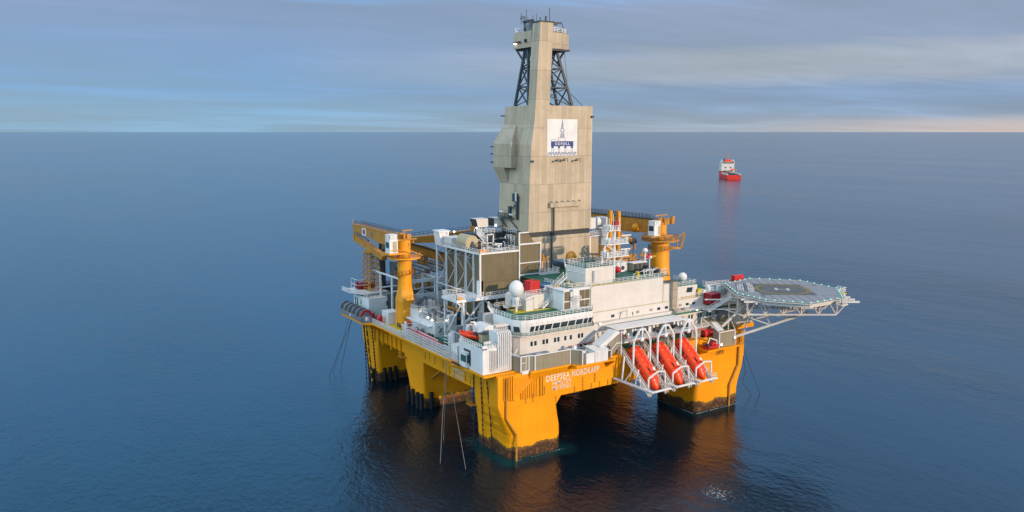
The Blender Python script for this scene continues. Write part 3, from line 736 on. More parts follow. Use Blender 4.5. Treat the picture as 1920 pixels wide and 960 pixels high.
for x in (30.0, 31.2, 32.4):
    MB().tube((x, 31.0, 37), (x, 31.2, 42.5-.5*(x-30)), .35, 10).build('rusty_cylinder', M['ochre'], dfl)
m = MB()
for x in (30.6, 31.6, 32.7): m.bar((x, 30.7, 36.9), (x, 30.7, 40.0), .2)
m.build('guide_post', M['steel'], dfl)

# equipment right of the derrick base
rb = thing('mud_equipment_stack', (52, 36, D), 'white tanks and railed gallery stacked right of the derrick foot', 'tank')
B(49.0, 58, 33, 44, D, 44.9).build('panel_wall', M['clad'], rb)
m = MB().bar((49.1, 32.9, 45.3), (57.8, 32.9, 45.4), .3); m.bar((49.0, 32.9, 36), (49, 32.9, 45.3), .35); m.bar((57.8, 32.9, 36), (57.8, 32.9, 49), .3); m.bar((53.5, 32.9, 36), (53.5, 32.9, 45.3), .3)
m.build('frame', M['white'], rb)
MB().rail([(49, 33, 45.4), (57.9, 33, 45.4), (57.9, 43, 45.4)], 1.3, 1.1, .1, 3).build('railing', M['white'], rb)
m = MB().box(49.2, 52.6, 34, 38, 47.5, 50.4); m.box(55, 57.6, 34.5, 38, 45.4, 50.2); m.build('tank_housing', M['white'], rb)
MB().tube((52.7, 36, 49), (54.6, 36, 49), 1.3, 16).build('tank', M['steel'], rb)
m = MB()
for x in (49.4, 52.4, 54.5): m.bar((x, 34.2, 45.4), (x, 34.2, 47.6), .2)
m.bar((49, 34.2, 47.4), (58, 34.2, 47.4), .2); m.build('support', M['white'], rb)
for x, y, zt, lab in ((53.9, 30, 52.8, 'left'), (57.0, 30, 52.4, 'right')):
    p = thing('yellow_post', (x, y, D), 'tall square weathered yellow post behind the white mast, the %s one' % lab, 'post', 'pair of tall yellow posts behind the mast')
    m = MB().box(x-.55, x+.55, y-.5, y+.5, D, zt); m.build('shaft', M['ochre'], p)
    m = MB().box(x-.2, x+.2, y-.62, y-.48, D+4, zt-.2); m.build('guide_rail', M['yellow'], p)
bl = thing('yellow_ball_tank', (37.2, 26.3, 36.6), 'round weathered yellow pressure vessel behind the railed white cabin roof', 'tank')
MB().sphere((37.2, 26.3, 41.2), 1.55).build('vessel', M['ochre'], bl)
MB().tube((37.2, 26.3, 33), (37.2, 26.3, 40), .8, 12).build('stand', M['ochre'], bl)

# ================================================================== DARK CLAD MODULE
dm = thing('mud_module', (18, 42, D), 'large block of dark brown wind panels with white trusses left of the derrick', 'module')
B(10.45, 22.4, 30, 33, 32.9, 43.5).build('front_panel', M['darkclad'], dm)
B(13.0, 26.8, 30.3, 53.5, 32.6, 43.3).build('panel_wall', M['darkclad'], dm)
B(13.05, 26.8, 32.4, 53.4, D, 32.6).build('lower_wall', M['darkclad'], dm)
m = MB().prism([(22.5, 29.9, 32.2), (29.3, 29.9, 32.2), (29.3, 29.9, 45.3), (27.4, 29.9, 45.4), (25.4, 29.9, 48.3), (22.5, 29.9, 48.4)], (0, 1.9, 0)); m.build('stair_tower_panel', M['darkclad'], dm)
m = MB()
m.bar((10.3, 29.85, D), (10.3, 29.85, 43.7), .4); m.bar((10.3, 29.8, 43.7), (22.5, 29.8, 43.7), .4, .45); m.bar((22.45, 29.75, 30), (22.45, 29.75, 48.5), .32)
m.bar((29.35, 29.75, 30), (29.35, 29.75, 45.4), .32); m.bar((22.5, 29.75, 45.3), (29.4, 29.75, 45.3), .38)
for z in (40.2, 37.0, 34.6): m.bar((22.5, 29.75, z), (29.3, 29.75, z), .25)
m.bar((22.5, 29.8, 48.4), (25.5, 29.8, 48.4), .3); m.bar((10.3, 29.9, 43.6), (10.3, 53.6, 43.6), .4); m.bar((10.3, 53.5, D), (10.3, 53.5, 43.6), .4)
m.build('corner_frame', M['white'], dm)
for y in (33.2, 37.0, 42.3, 47.8, 53.2):
    m = MB()
    m.bar((10.25, y, D), (10.25, y, 43.4), .28); m.bar((12.85, y, D), (12.85, y, 43.4), .2)
    zs = [43.2, 41.8, 37.2, 32.8, 28.0, 23.5]
    m.bar((10.25, y, 43.3), (12.9, y, 43.3), .2); m.bar((10.25, y, 41.7), (12.9, y, 41.7), .16)
    m.bar((10.25, y, 41.8), (12.85, y, 43.2), .2)
    for k in range(1, 5):
        a, b = ((10.25, zs[k]), (12.85, zs[k+1])) if k % 2 == 0 else ((12.85, zs[k]), (10.25, zs[k+1]))
        if k == 1: a, b = (10.25, zs[1]), (12.85, zs[2])
        elif k == 2: a, b = (12.85, zs[2]), (10.25, zs[3])
        elif k == 3: a, b = (10.25, zs[3]), (12.85, zs[4])
        else: a, b = (12.85, zs[4]), (10.25, zs[5])
        m.bar((a[0], y, a[1]), (b[0], y, b[1]), .16)
    m.build('side_truss', M['steel'], dm)
MB().bar((10.1, 30, 32.8), (10.1, 53.5, 32.8), .28).build('side_beam', M['white'], dm)
# gallery in front with white legs
m = MB().box(2.2, 10.6, 28.0, 36, 31.95, 32.7); m.box(10.4, 21.5, 27.4, 29.6, 32.0, 32.6); m.build('gallery', M['steel'], dm)
m = MB().rail([(10.2, 28.1, 32.7), (2.3, 28.1, 32.7), (2.3, 36, 32.7), (10.2, 36, 32.7)], 1.3, 1.2, .1, 3); m.rail([(10.6, 27.5, 32.6), (21.4, 27.5, 32.6)], 1.3, 1.4, .09, 3)
m.build('gallery_railing', M['white'], dm)
m = MB()
for x in (4.6, 10.4): m.bar((x, 29, D), (x, 29, 32), .62)
m.bar((15.2, 29.4, D), (15.2, 29.4, 32), .4); m.bar((18.5, 29.4, D), (18.5, 29.4, 32), .4)
m.bar((4.6, 29, 25.5), (10.4, 29, 31.7), .35); m.bar((3.0, 29, 31.8), (7.5, 29, 27), .35); m.bar((4.6, 29, 21), (10.4, 29, 27.6), .35); m.bar((4.6, 29, 26.8), (10.4, 29, 27.4), .3)
m.bar((10.4, 29, 27), (18.5, 29.4, 26.8), .4); m.bar((10.8, 29, 31.6), (16, 29.2, 28.8), .35)
m.bar((7.4, 34, D), (7.4, 34, 32), .5); m.bar((2.6, 35, D), (2.6, 35, 32), .4); m.bar((2.6, 35, 22), (7.4, 34, 31), .3)
m.build('gallery_legs', M['white'], dm)
B(10.4, 11.3, 30, 31.8, 33.0, 36.5).build('switch_cabinet', M['white'], dm)
tag(MB().lathe((3.4, 28.4, 32.75), [(.05, 1.3), (.65, .1), (.7, 0)][::-1], 12).build('orange_beacon_cover', M['yellow']), 'small yellow cone standing on the corner of the white gallery', 'cone')
# roof equipment on the module
m = MB().rail([(10.4, 53, 43.5), (10.4, 30.2, 43.5), (22.3, 30.2, 43.5)], 1.25, 1.3, .09, 3); m.build('roof_railing', M['white'], dm)
B(10.6, 26.8, 30.4, 53.4, 43.35, 43.5).build('roof_deck', M['grey'], dm)
w = thing('white_roof_container', (12.5, 47.5, 43.5), 'white ribbed container on the left roof edge of the dark panelled module', 'container')
m = MB().box(10.7, 14.7, 45.5, 50, 43.5, 46.2)
for k in range(9): m.box(10.62, 10.7, 45.7+k*.48, 45.95+k*.48, 43.6, 46.1)
m.build('body', M['white'], w)
m = MB().rail([(14.7, 45.3, 43.5), (16.2, 45.3, 43.5)], 2.8, .5, .14, 4); m.build('end_frame', M['white'], w)
w = thing('white_roof_hopper', (10, 52, 43.5), 'white tapered hopper behind the ribbed container on the module roof', 'hopper')
m = MB().hexa([(9.9, 50.3, 43.5), (12, 50.3, 43.5), (12, 53.5, 43.5), (9.9, 53.5, 43.5), (9.4, 50.3, 47.4), (12.6, 50.3, 47.4), (12.6, 53.8, 47.4), (9.4, 53.8, 47.4)]); m.build('body', M['white'], w)
m = MB().box(9.2, 12.8, 50.2, 54, 47.4, 47.7); m.build('lid', M['steel'], w)
w = thing('exhaust_drum', (12.7, 40, 43.5), 'big tan horizontal drum with a dark cone on the module roof', 'drum')
MB().tube((12.8, 38.2, 45.6), (12.8, 43.5, 45.6), 1.95, 26).build('drum', M['tan'], w)
m = MB().loft([[(11.9, 37.3, 43.6), (13.9, 37.3, 43.6), (13.9, 38.19, 43.6), (11.9, 38.19, 43.6)], [(12.7, 38.0, 45.9), (13.1, 38.0, 45.9), (13.1, 38.19, 45.9), (12.7, 38.19, 45.9)]]); m.build('cone', M['dark'], w)
m = MB().bar((11.0, 38.4, 43.5), (11.0, 38.4, 45), .3); m.bar((14.6, 38.4, 43.5), (14.6, 38.4, 45), .3); m.build('saddle', M['grey'], w)
w = thing('yellow_roof_crate', (11.5, 31.2, 43.5), 'small yellow crate at the front corner of the module roof', 'crate')
m = MB().box(10.7, 13.0, 30.6, 32, 43.5, 44.5); m.build('body', M['yellow'], w); B(10.6, 13.1, 30.5, 32.1, 44.5, 44.62).build('lid', M['ochre'], w)
w = thing('yellow_roof_beam', (18, 40, 43.5), 'long yellow beam lying on the module roof right of the drum', 'beam')
m = MB().bar((15.2, 40, 44.3), (22, 40, 44.7), .8, .9); m.build('beam', M['ochre'], w); m = MB()
for x in (16, 19, 21.5): m.box(x, x+.3, 39.7, 40.3, 43.5, 44.2)
m.build('foot', M['grey'], w)
for i, (x0, x1, y, zt) in enumerate(((16.3, 18.2, 36, 47.7), (23.1, 24.1, 36, 47.2), (20.0, 20.9, 39, 45.8))):
    tag(MB().bar((x0, y, 43.5), (x0, y, zt), .26).bar((x1, y, 43.5), (x1, y, zt), .26).bar((x0-.1, y, zt), (x1+.1, y, zt), .26).bar((x0, y, 45.4), (x1, y, 45.4), .2).build('white_hoop_frame', M['white']),
        ('tall white goal-shaped frame in the middle of the module roof', 'narrow white frame beside the dark tower on the module roof', 'low white hoop frame near the middle of the module roof')[i], 'frame')
wm = thing('roof_machinery', (18.5, 37.5, 43.5), 'jumble of pale pipes, ladders and valves on the module roof', 'machinery')
m = MB()
for k in range(46):
    x, y = rnd.uniform(14.5, 26), rnd.uniform(31.2, 43); z = 43.5 + rnd.uniform(.2, 2.6)
    if x > 22: z += rnd.uniform(0, 1.5)
    a = V(x, y, z); d = rnd.choice([V(rnd.uniform(1, 3.5), 0, 0), V(0, rnd.uniform(1, 4), 0), V(0, 0, -(z-43.5))]); m.bar(a, a+d, rnd.uniform(.1, .26))
m.build('pipework', M['steel'], wm)
m = MB()
for k in range(22):
    x, y = rnd.uniform(14.5, 25), rnd.uniform(31.2, 44); s_ = rnd.uniform(.3, .9); h_ = rnd.uniform(.4, 1.5); m.box(x, x+s_, y, y+s_, 43.5, 43.5+h_)
m.build('valve_box', M['grey'], wm)
m = MB().box(16.5, 26.5, 43, 50, 43.5, 47.0); m.box(19, 26.5, 38.5, 43, 43.5, 45.8); m.build('dark_housing', M['dark'], wm)
m = MB().stairs((17, 42.5, 47.5), (19.4, 40.2, 43.6), 1.0); m.stairs((18, 43, 47.5), (20.5, 40.6, 43.6), .8); m.build('stairs', M['steel'], wm)
m = MB()
for k in range(12):
    x, y = rnd.uniform(15, 26), rnd.uniform(31, 37); m.box(x, x+rnd.uniform(.3, .9), y, y+.5, 43.5, 43.5+rnd.uniform(.5, 1.6))
m.build('valve_cabinet', M['white'], wm)
m = MB().rail([(17.5, 43.2, 47), (26.5, 43.2, 47), (26.5, 37, 47.2)], 1.3, 1.1, .1, 3); m.build('upper_railing', M['steel'], wm)
for (x0, x1, sk, lab) in ((18.6, 21.8, 2.2, 'left flared one'), (23.9, 26.6, .0, 'right square one')):
    w = thing('exhaust_hood', (x0+1, 46, 47), 'cream exhaust hood raised on legs beside the derrick, the %s' % lab, 'exhaust hood', 'cream exhaust hoods beside the derrick')
    m = MB().hexa([(x0, 44.5, 48.7), (x1, 44.5, 48.7), (x1, 48, 48.7), (x0, 48, 48.7), (x0-.3*sk, 44.5, 51.0), (x1, 44.5, 51.0), (x1, 48, 51.0), (x0-.3*sk, 48, 51.0)]); m.build('hood', M['cream'], w)
    m = MB().poly([(x0-.02, 44.6, 48.75), (x0-.02, 47.9, 48.75), (x0-.31*sk-.02, 47.9, 50.95), (x0-.31*sk-.02, 44.6, 50.95)]); m.prism([(x1, 44.9, 49), (x1+.12, 44.9, 49), (x1+.12, 47.5, 49), (x1, 47.5, 49)], (0, 0, 1.8)); m.build('mouth', M['dark'], w)
    m = MB()
    for x in (x0+.5, x1-.4):
        for y in (45, 47.5): m.bar((x, y, 47), (x, y, 48.7), .2)
    m.build('leg', M['steel'], w)
# open white framework and store racks left of the module
fr = thing('riser_rack', (12, 57, D), 'pale steel framework with grey stacked pipes far behind the left crane', 'pipe rack')
m = MB()
for y in (58, 66, 74): 
    m.bar((2, y, D), (2, y, 33.5), .45); m.bar((12, y, D), (12, y, 33.5), .45); m.bar((24, y, D), (24, y, 33.5), .45); m.bar((2, y, 28.8), (26, y, 28.8), .35); m.bar((2, y, D+1), (12, y, 28.4), .3); m.bar((12, y, 28.4), (24, y, D+1), .3)
for x in (2, 12, 24): m.bar((x, 58, 33.3), (x, 80, 33.3), .4)
m.box(1.6, 27, 58, 58.6, 32.2, 33.2); m.box(1.6, 27, 57.8, 58.4, 27.8, 28.6); m.box(10, 27, 57.6, 58, 24.4, 25.2)
m.build('frame', M['steel'], fr)
for k in range(9):
    MB().tube((9+k*1.9, 62, 34.2 + .4*(k % 3)), (9+k*1.9, 82, 34.2+.4*(k % 3)), .5, 12).build('riser_pipe', M['grey'], fr)
B(3, 26, 60.5, 84, D, 27).build('store_block', M['dark'], fr)
MB().rail([(2, 57.9, 33.3), (26, 57.9, 33.3)], 1.3, 1.5, .1, 3).build('railing', M['steel'], fr)
MB().box(1.8, 27, 57.7, 57.95, 25.4, 27.7).build('panel', M['steel'], fr)
ys = thing('yellow_store_racks', (8.5, 38, D), 'weathered yellow shelving with blue-grey drums below the dark module', 'rack')
m = MB()
for z in (D+.3, 22.9, 25.0, 27.2): m.bar((9.2, 32.5, z), (9.2, 46, z), .8, .3)
for y in (32.5, 36.5, 41, 46): m.bar((8.8, y, D), (8.8, y, 27.3), .32)
m.build('shelves', M['ochre'], ys)
for z in (21.4, 23.3, 25.4):
    for k in range(6): MB().tube((9.4, 33.5+k*2.1, z), (9.4, 33.5+k*2.1, z+1.3), .7, 10).build('drum', M['grey' if k % 3 else 'blue'], ys)

# ================================================================== ACCOMMODATION BLOCK
ac = thing('accommodation_block', (42, 15, D), 'cream white stepped accommodation block with a curved bridge and a tall blank wall', 'deckhouse')
low = MB()
low.prism([(5.8, 9.5, D), (6.0, 7.6, D), (7.0, 6.3, D), (8.6, 6.0, D), (34, 6.0, D), (36, 6.6, D), (81.5, 6.6, D), (82, 24, D), (5.8, 24, D)], (0, 0, 6.5))
low = low.build('lower_storey', M['cream'], ac)
def win(x, y, z, w, h, par, mat='glass', d=.04, name='window'):
    MB().box(x-w/2, x+w/2, y-d, y+.02, z-h/2, z+h/2).build(name, M[mat], par)
    MB().box(x-w/2-.09, x+w/2+.09, y-d*.6, y+.01, z-h/2-.09, z+h/2+.09).build('window_frame', M['white'], par)
for x in (10.1, 11.2, 13.6, 14.6, 17.0, 18.0, 20.1, 21.8, 24.3, 25.3): win(x, 6.0, 25.1, .72, 1.15, low)
for x in (62.6, 63.7, 66.1, 67.1, 69.6, 70.7, 73.2, 74.3): win(x+.2, 6.6, 24.9, .66, 1.15, low)
win(60.3, 6.6, 24.4, .8, 1.9, low, 'dark', name='door'); win(57.5, 6.6, 24.2, .8, 1.9, low, 'dark', name='door')
for x in (28.2, 29.5): win(x-3.2, 6.0, 22.3, .75, 1.1, low)
MB().box(33, 81.7, 5.0, 6.6, 26.25, 26.5).build('walkway_ledge', M['cream'], ac)
m = MB()
m.box(33.5, 81.5, 4.93, 5.0, 26.5, 26.95)
m.build('ledge_kerb', M['green'], ac)
MB().rail([(57, 5.05, 26.5), (81.6, 5.05, 26.5), (81.6, 12, 26.5)], 1.1, 1.6, .07, 3).build('ledge_railing', M['steel'], ac)
MB().tube((21, 5.9, 22.9), (33, 5.9, 22.95), .1, 6).build('red_fire_main', M['red'], ac)
B(8.5, 32, 5.9, 5.995, 21.9, 22.15).build('wall_band', M['steel'], ac)
# navigating bridge with outward raked windows
def bridge_ring(z, out):
    return [(5.8-out*.6, 15.9, z), (5.8-out*.6, 7.4-out*.2, z), (6.9-out*.5, 5.6-out*.6, z), (8.6, 5.0-out, z), (27.4, 5.0-out, z), (28.4, 6.0-out*.3, z), (28.6, 8.4, z), (28.6, 15.9, z)]
m = MB().loft([bridge_ring(z, o) for z, o in ((27.3, 0), (28.1, 0), (29.7, .45), (30.35, .45), (31.3, .35))])
bs_ = m.build('bridge_storey', M['white'], ac)
m = MB().loft([[(x, y, z) for x, y, z in bridge_ring(zz, .9)] for zz in (27.42, 27.6)]); m.build('bridge_ledge', M['cream'], ac)
m = MB(); rp = [(p[0], p[1], 27.6) for p in bridge_ring(0, .82)][:7]; m.rail(rp, .75, 1.3, .08, 3); m.build('bridge_ledge_railing', M['green'], ac)
MB().loft([bridge_ring(31.3, .25), bridge_ring(31.31, .25)]).build('bridge_roof', M['green'], ac)
m = MB()
def bq(x0, x1, za=28.38, zb=29.72):
    def yo(z): return 5.0 - .45*(z-28.1)/1.6
    sk = .12
    return MB().hexa([(x0, yo(za)-.05, za), (x1, yo(za)-.05, za), (x1, yo(za)+.02, za), (x0, yo(za)+.02, za), (x0+sk, yo(zb)-.05, zb), (x1+sk, yo(zb)-.05, zb), (x1+sk, yo(zb)+.02, zb), (x0+sk, yo(zb)+.02, zb)])
for a, b in ((8.75, 9.85), (10.25, 11.1), (11.45, 12.75), (13.05, 15.0), (15.35, 17.4), (17.75, 19.7), (20.05, 22.0), (22.35, 24.35), (24.7, 25.85), (26.15, 27.2)): bq(a, b).build('window', M['glass'], bs_)
# side windows on the rounded corner
def qwin(a, b, za=28.38, zb=29.72):
    (x0, y0), (x1, y1) = a, b; nx, ny = (y1-y0), -(x1-x0); l = math.hypot(nx, ny); nx /= l; ny /= l
    def off(z): return .45*(z-28.1)/1.6*.62 + .04
    return MB().hexa([(x0+nx*off(za), y0+ny*off(za), za), (x1+nx*off(za), y1+ny*off(za), za), (x1, y1, za), (x0, y0, za), (x0+nx*off(zb), y0+ny*off(zb), zb), (x1+nx*off(zb), y1+ny*off(zb), zb), (x1, y1, zb), (x0, y0, zb)])
qwin((5.8, 9.4), (5.8, 8.2)).build('window', M['glass'], bs_); qwin((5.85, 7.2), (6.75, 5.85)).build('window', M['glass'], bs_); qwin((7.1, 5.55), (8.3, 5.12)).build('window', M['glass'], bs_)
qwin((27.6, 5.1), (28.3, 5.8)).build('window', M['glass'], bs_)
m = MB()
for k in range(12): m.bar((9+k*1.6, 4.72, 30.1), (9+k*1.6, 4.5, 30.35), .14)
m.build('roof_lamp_bracket', M['ochre'], ac)
m = MB(); rp = [(p[0], p[1], 31.3) for p in bridge_ring(0, .22)][:7]; m.rail(rp, 1.15, 1.2, .08, 3); m.build('bridge_roof_railing', M['steel'], ac)
# second storey and the tall blank wall above it
sec = B(28.62, 82, 8.0, 26, 27.3, 29.9).build('second_storey', M['cream'], ac)
for x, mt in ((36.8, 'glass'), (45.3, 'greyduct'), (50.0, 'greyduct'), (52.8, 'glass'), (55.6, 'glass'), (60.7, 'greyduct'), (63.4, 'glass'), (65.8, 'glass')):
    win(x, 8.0, 28.2, 1.15, .75, sec, mt)
win(43.6, 8.0, 28.0, .35, 1.0, sec, 'dark', name='vent'); 
m = MB().tube((39.0, 7.9, 27.2), (39.6, 7.9, 29.0), .12, 6); m.bar((38.4, 7.95, 28.6), (41.5, 7.95, 29.1), .1); m.bar((41.6, 7.95, 27.3), (41.6, 7.95, 29.4), .08); m.build('wall_pipe', M['greyduct'], sec)
B(28.7, 81.9, 7.86, 8.01, 29.75, 29.9).build('wall_band', M['tan'], ac)
big = B(29.6, 54.2, 8.05, 30, 29.9, 36.55).build('tall_block', M['cream'], ac)
B(29.7, 54.1, 7.98, 8.06, 29.95, 32.0).build('lower_panel', M['cream'], big)
MB().box(54.3, 57.0, 8.1, 20, 29.9, 34.6).build('side_block', M['cream'], ac)
B(54.18, 54.32, 7.95, 8.3, 29.9, 34.6).build('joint_post', M['tan'], ac)
B(23, 58, 9.3, 33, 36.5, 36.62).build('upper_deck', M['green'], ac)
m = MB().rail([(29.7, 8.15, 36.6), (54.1, 8.15, 36.6), (57, 9.5, 36.6), (58, 20, 36.6)], 1.25, 1.5, .085, 3); m.rail([(23.2, 19, 36.6), (23.2, 9.4, 36.6), (29.6, 8.2, 36.6)], 1.2, 1.2, .08, 3); m.build('upper_railing', M['white'], ac)
B(30.2, 42, 8.35, 8.8, 36.63, 36.7).build('yellow_walkway', M['walkyellow'], ac)
# grey vertical duct on the front
m = MB().box(56.9, 58.7, 7.1, 9.0, 27.2, 35.2); m.loft([[(56.9, 7.1, 28.0), (58.7, 7.1, 28.0), (58.7, 8, 28.0), (56.9, 8, 28.0)], [(57.6, 5.4, 26.55), (61.3, 5.4, 26.55), (61.3, 7.9, 26.55), (57.6, 7.9, 26.55)]]); m.box(56.6, 61.5, 5.2, 7.9, 26.52, 27.3)
m.build('ventilation_duct', M['greyduct'], ac)
# crane cab house to the right
hs = MB().prism([(58.75, 8.02, 29.9), (66.2, 8.02, 29.9), (67.0, 8.02, 33.4), (58.75, 8.02, 33.4)], (0, 9, 0)).build('control_house', M['cream'], ac)
MB().prism([(62.9, 7.97, 31.5), (65.0, 7.97, 31.4), (65.4, 7.97, 32.75), (63.2, 7.97, 32.85)], (0, .06, 0)).build('window', M['glass'], hs)
B(59, 66.8, 8.2, 16.8, 33.4, 33.45).build('house_roof', M['green'], ac)
MB().rail([(58.9, 8.15, 33.42), (66.8, 8.15, 33.42), (66.8, 16.9, 33.42)], 1.2, 1.3, .08, 3).build('house_railing', M['white'], ac)
B(61, 66, 7.6, 8.01, 30.25, 30.45).build('sill', M['tan'], ac)
B(66.5, 81.8, 8.2, 25.8, 29.92, 29.98).build('side_roof', M['green'], ac)
MB().rail([(66.6, 8.1, 29.9), (81.9, 8.1, 29.9), (81.9, 20, 29.9)], 1.2, 1.4, .08, 3).build('side_railing', M['white'], ac)
m = MB()
for k in range(16): x = rnd.uniform(67.5, 81); y = rnd.uniform(9, 16); m.box(x, x+rnd.uniform(.4, 1.6), y, y+1, 29.98, 30+rnd.uniform(.4, 1.7))
m.build('roof_fitting', M['steel'], ac)
B(68.5, 70, 9, 10.2, 29.98, 31.6).build('yellow_locker', M['walkyellow'], ac)
# white cabin on top with a green roof
hc = thing('roof_cabin', (34, 14, 36.6), 'white cabin with a green railed roof on top of the tall blank wall', 'cabin')
c_ = B(29.3, 38.4, 10, 18.2, 36.63, 41.0).build('walls', M['cream'], hc)
B(29.4, 38.3, 10.1, 18.1, 41.0, 41.05).build('roof', M['green'], hc)
MB().rail([(38.3, 10.1, 41.0), (29.4, 10.1, 41.0), (29.4, 18.1, 41.0), (38.3, 18.1, 41.0)], 1.25, 1.1, .085, 3, True).build('railing', M['white'], hc)
B(31.6, 33.2, 9.2, 10, 37.2, 40.2).build('locker', M['cream'], hc)
for y in (11, 14, 16.8): B(29.0, 29.3, y-.6, y+.6, 39.4, 39.55).build('lamp_strip', M['white'], hc)
# louvre bays and white service frames left of the tall wall
lb = thing('louvre_house', (25.5, 10, 31.3), 'recessed ventilation bays with dark louvres and white ladder frames beside the blank wall', 'vent house')
B(21.2, 29.55, 8.3, 18, 31.32, 36.5).build('walls', M['steel'], lb)
for (x0, x1) in ((21.45, 22.3), (22.4, 23.25), (26.2, 27.75), (27.9, 29.35)):
    for z0, z1 in ((31.7, 33.4), (33.7, 36.0)): 
        if x0 < 24 and z0 > 33: x0 = x0
        B(x0, x1, 8.22, 8.31, z0, z1).build('louvre', M['darkclad'], lb)
m = MB()
for x in (23.5, 24.2, 24.9, 25.6): m.bar((x, 7.6, 31.3), (x, 7.6, 36.6 if x < 24 else 35), .16)
for z in (32.5, 33.6, 34.6): m.bar((23.4, 7.6, z), (25.7, 7.6, z), .12)
m.rail([(23.3, 7.2, 33.6), (25.8, 7.2, 33.6)], 1.2, .6, .12, 3); m.bar((23.4, 7.5, 36.4), (24.4, 7.5, 36.4), .5)
m.build('service_frame', M['white'], lb)
B(24.0, 25.2, 8.0, 8.28, 32, 36.4).build('duct', M['steel'], lb)
B(20.4, 29.6, 8.0, 18, 36.5, 36.6).build('roof_slab', M['steel'], lb)
m = MB()
for k in range(18): x = rnd.uniform(20.8, 28.5); y = rnd.uniform(8.6, 15); m.box(x, x+rnd.uniform(.2, 1.1), y, y+.6, 36.6, 36.6+rnd.uniform(.2, .9))
m.build('roof_clutter', M['tan'], lb)
# stair house with the red and blue skips
sh = thing('stair_house', (19, 16, 31.3), 'white house behind the bridge roof with a sloping stair on its front', 'deckhouse')
m = MB().prism([(13.6, 14, 31.35), (25.2, 14, 31.35), (25.2, 14, 35), (16.2, 14, 34.9), (13.6, 14, 34.2)], (0, 9, 0)); m.build('walls', M['cream'], sh)
m = MB().box(13.2, 15.4, 12.9, 14, 31.35, 34.1); m.box(16.0, 17.2, 13.6, 14.0, 31.4, 34.4); m.build('locker', M['cream'], sh)
MB().stairs((18.2, 13.2, 31.5), (22.4, 13.2, 34.6), .9).build('stair', M['steel'], sh)
MB().stairs((20.6, 13.8, 35.0), (25.8, 13.8, 38.6), 1.3).build('upper_stair', M['white'], sh)
MB().rail([(13.8, 14.1, 34.9), (25, 14.1, 35.0)], 1.2, 1.1, .085, 3).build('railing', M['white'], sh)
m = MB().box(9.5, 24, 12.3, 13.2, 31.32, 31.38); m.box(10.5, 13.5, 12.2, 17, 31.32, 31.37); m.build('yellow_walkway', M['walkyellow'], ac)
def skip_(x0, x1, y0, y1, z0, z1, mat, label, cat='container'):
    k = thing('deck_container', ((x0+x1)/2, (y0+y1)/2, z0), label, cat)
    m = MB().box(x0, x1, y0, y1, z0+.15, z1-.12)
    n = max(2, int((x1-x0)/.5))
    for i in range(n): m.box(x0+.1+i*(x1-x0)/n, x0+.25+i*(x1-x0)/n, y0-.08, y0, z0+.3, z1-.3)
    m.build('body', M[mat], k)
    m = MB()
    for x in (x0, x1):
        for y in (y0, y1): m.bar((x, y, z0), (x, y, z1), .2)
    for y in (y0, y1): m.bar((x0, y, z1-.08), (x1, y, z1-.08), .18); m.bar((x0, y, z0+.08), (x1, y, z0+.08), .18)
    for x in (x0, x1): m.bar((x, y0, z1-.08), (x, y1, z1-.08), .18)
    m.build('corner_frame', M[mat], k); return k
skip_(16.6, 19.4, 16, 18.6, 35.0, 37.9, 'red', 'bright red container on the white stair house near the white radome')
skip_(19.9, 23.6, 16, 18.6, 35.0, 36.8, 'blue', 'low blue container beside the bright red one')
tag(MB().sphere((20.6, 15.0, 35.8), .62).tube((20.6, 15, 34.9), (20.6, 15, 35.4), .3).build('small_radome', M['white']), 'small white dome at the railing in front of the blue container', 'dome')
# big radome on its pedestal
rd = thing('radome', (11, 14, 31.3), 'large white egg-shaped radome on a railed pedestal left of the red container', 'radome')
MB().sphere((11.05, 14, 37.05), 1.78, 28, 18, (1, 1, 1.18)).build('dome', M['white'], rd)
m = MB().tube((11.05, 14, 31.3), (11.05, 14, 34.4), .28, 10); m.tube((11.05, 14, 33.0), (11.05, 14, 33.15), 1.35, 20); m.tube((11.05, 14, 33.1), (11.05, 14, 35.1), .8, 14); m.build('pedestal', M['white'], rd)
MB().rail([(11.05+1.35*math.cos(R(a)), 14+1.35*math.sin(R(a)), 33.15) for a in range(0, 360, 45)], 1.3, .8, .08, 3, True).build('railing', M['white'], rd)
tag(MB().bar((9.0, 16.2, 32.4), (19, 16.2, 32.5), 1.0, .5).rail([(5.8, 15.7, 32.6), (16, 15.7, 32.7)], 1.2, 1.3, .08, 3).build('catwalk', M['cream']), 'cream railed catwalk running behind the radome to the module', 'catwalk')
# white stairs and landings between the bridge and the near deckhouse
st = thing('stair_tower', (5.2, 17, D), 'white and yellow stair flights with landings left of the curved bridge', 'stairs')
m = MB().stairs((8.6, 17.5, 27.9), (6.4, 19.6, 32.3), 1.0); m.stairs((7.2, 11.3, 24.2), (5.4, 14.8, 28.3), 1.0); m.build('flight', M['steel'], st)
m = MB().box(4.2, 9.8, 14.6, 17.6, 27.75, 27.95); m.box(4.6, 6.6, 9.0, 11.4, 24.0, 24.2); m.build('landing', M['walkyellow'], st)
m = MB().box(3.2, 5.7, 8, 14, 24.0, 24.25); m.box(4.4, 7.6, 18, 20, D, 30.6); m.box(3.2, 5.7, 7.6, 13.5, 22.9, 23.2); m.build('house', M['cream'], st)
MB().rail([(4.2, 17.5, 27.9), (4.2, 14.6, 27.9), (6, 14.6, 27.9)], 1.2, 1.1, .09, 3).rail([(3.2, 8, 24.2), (5.7, 8, 24.2)], 1.1, .9, .09, 3).build('railing', M['steel'], st)
B(4.2, 4.8, 19, 21, D, 31).build('grey_post', M['grey'], st)

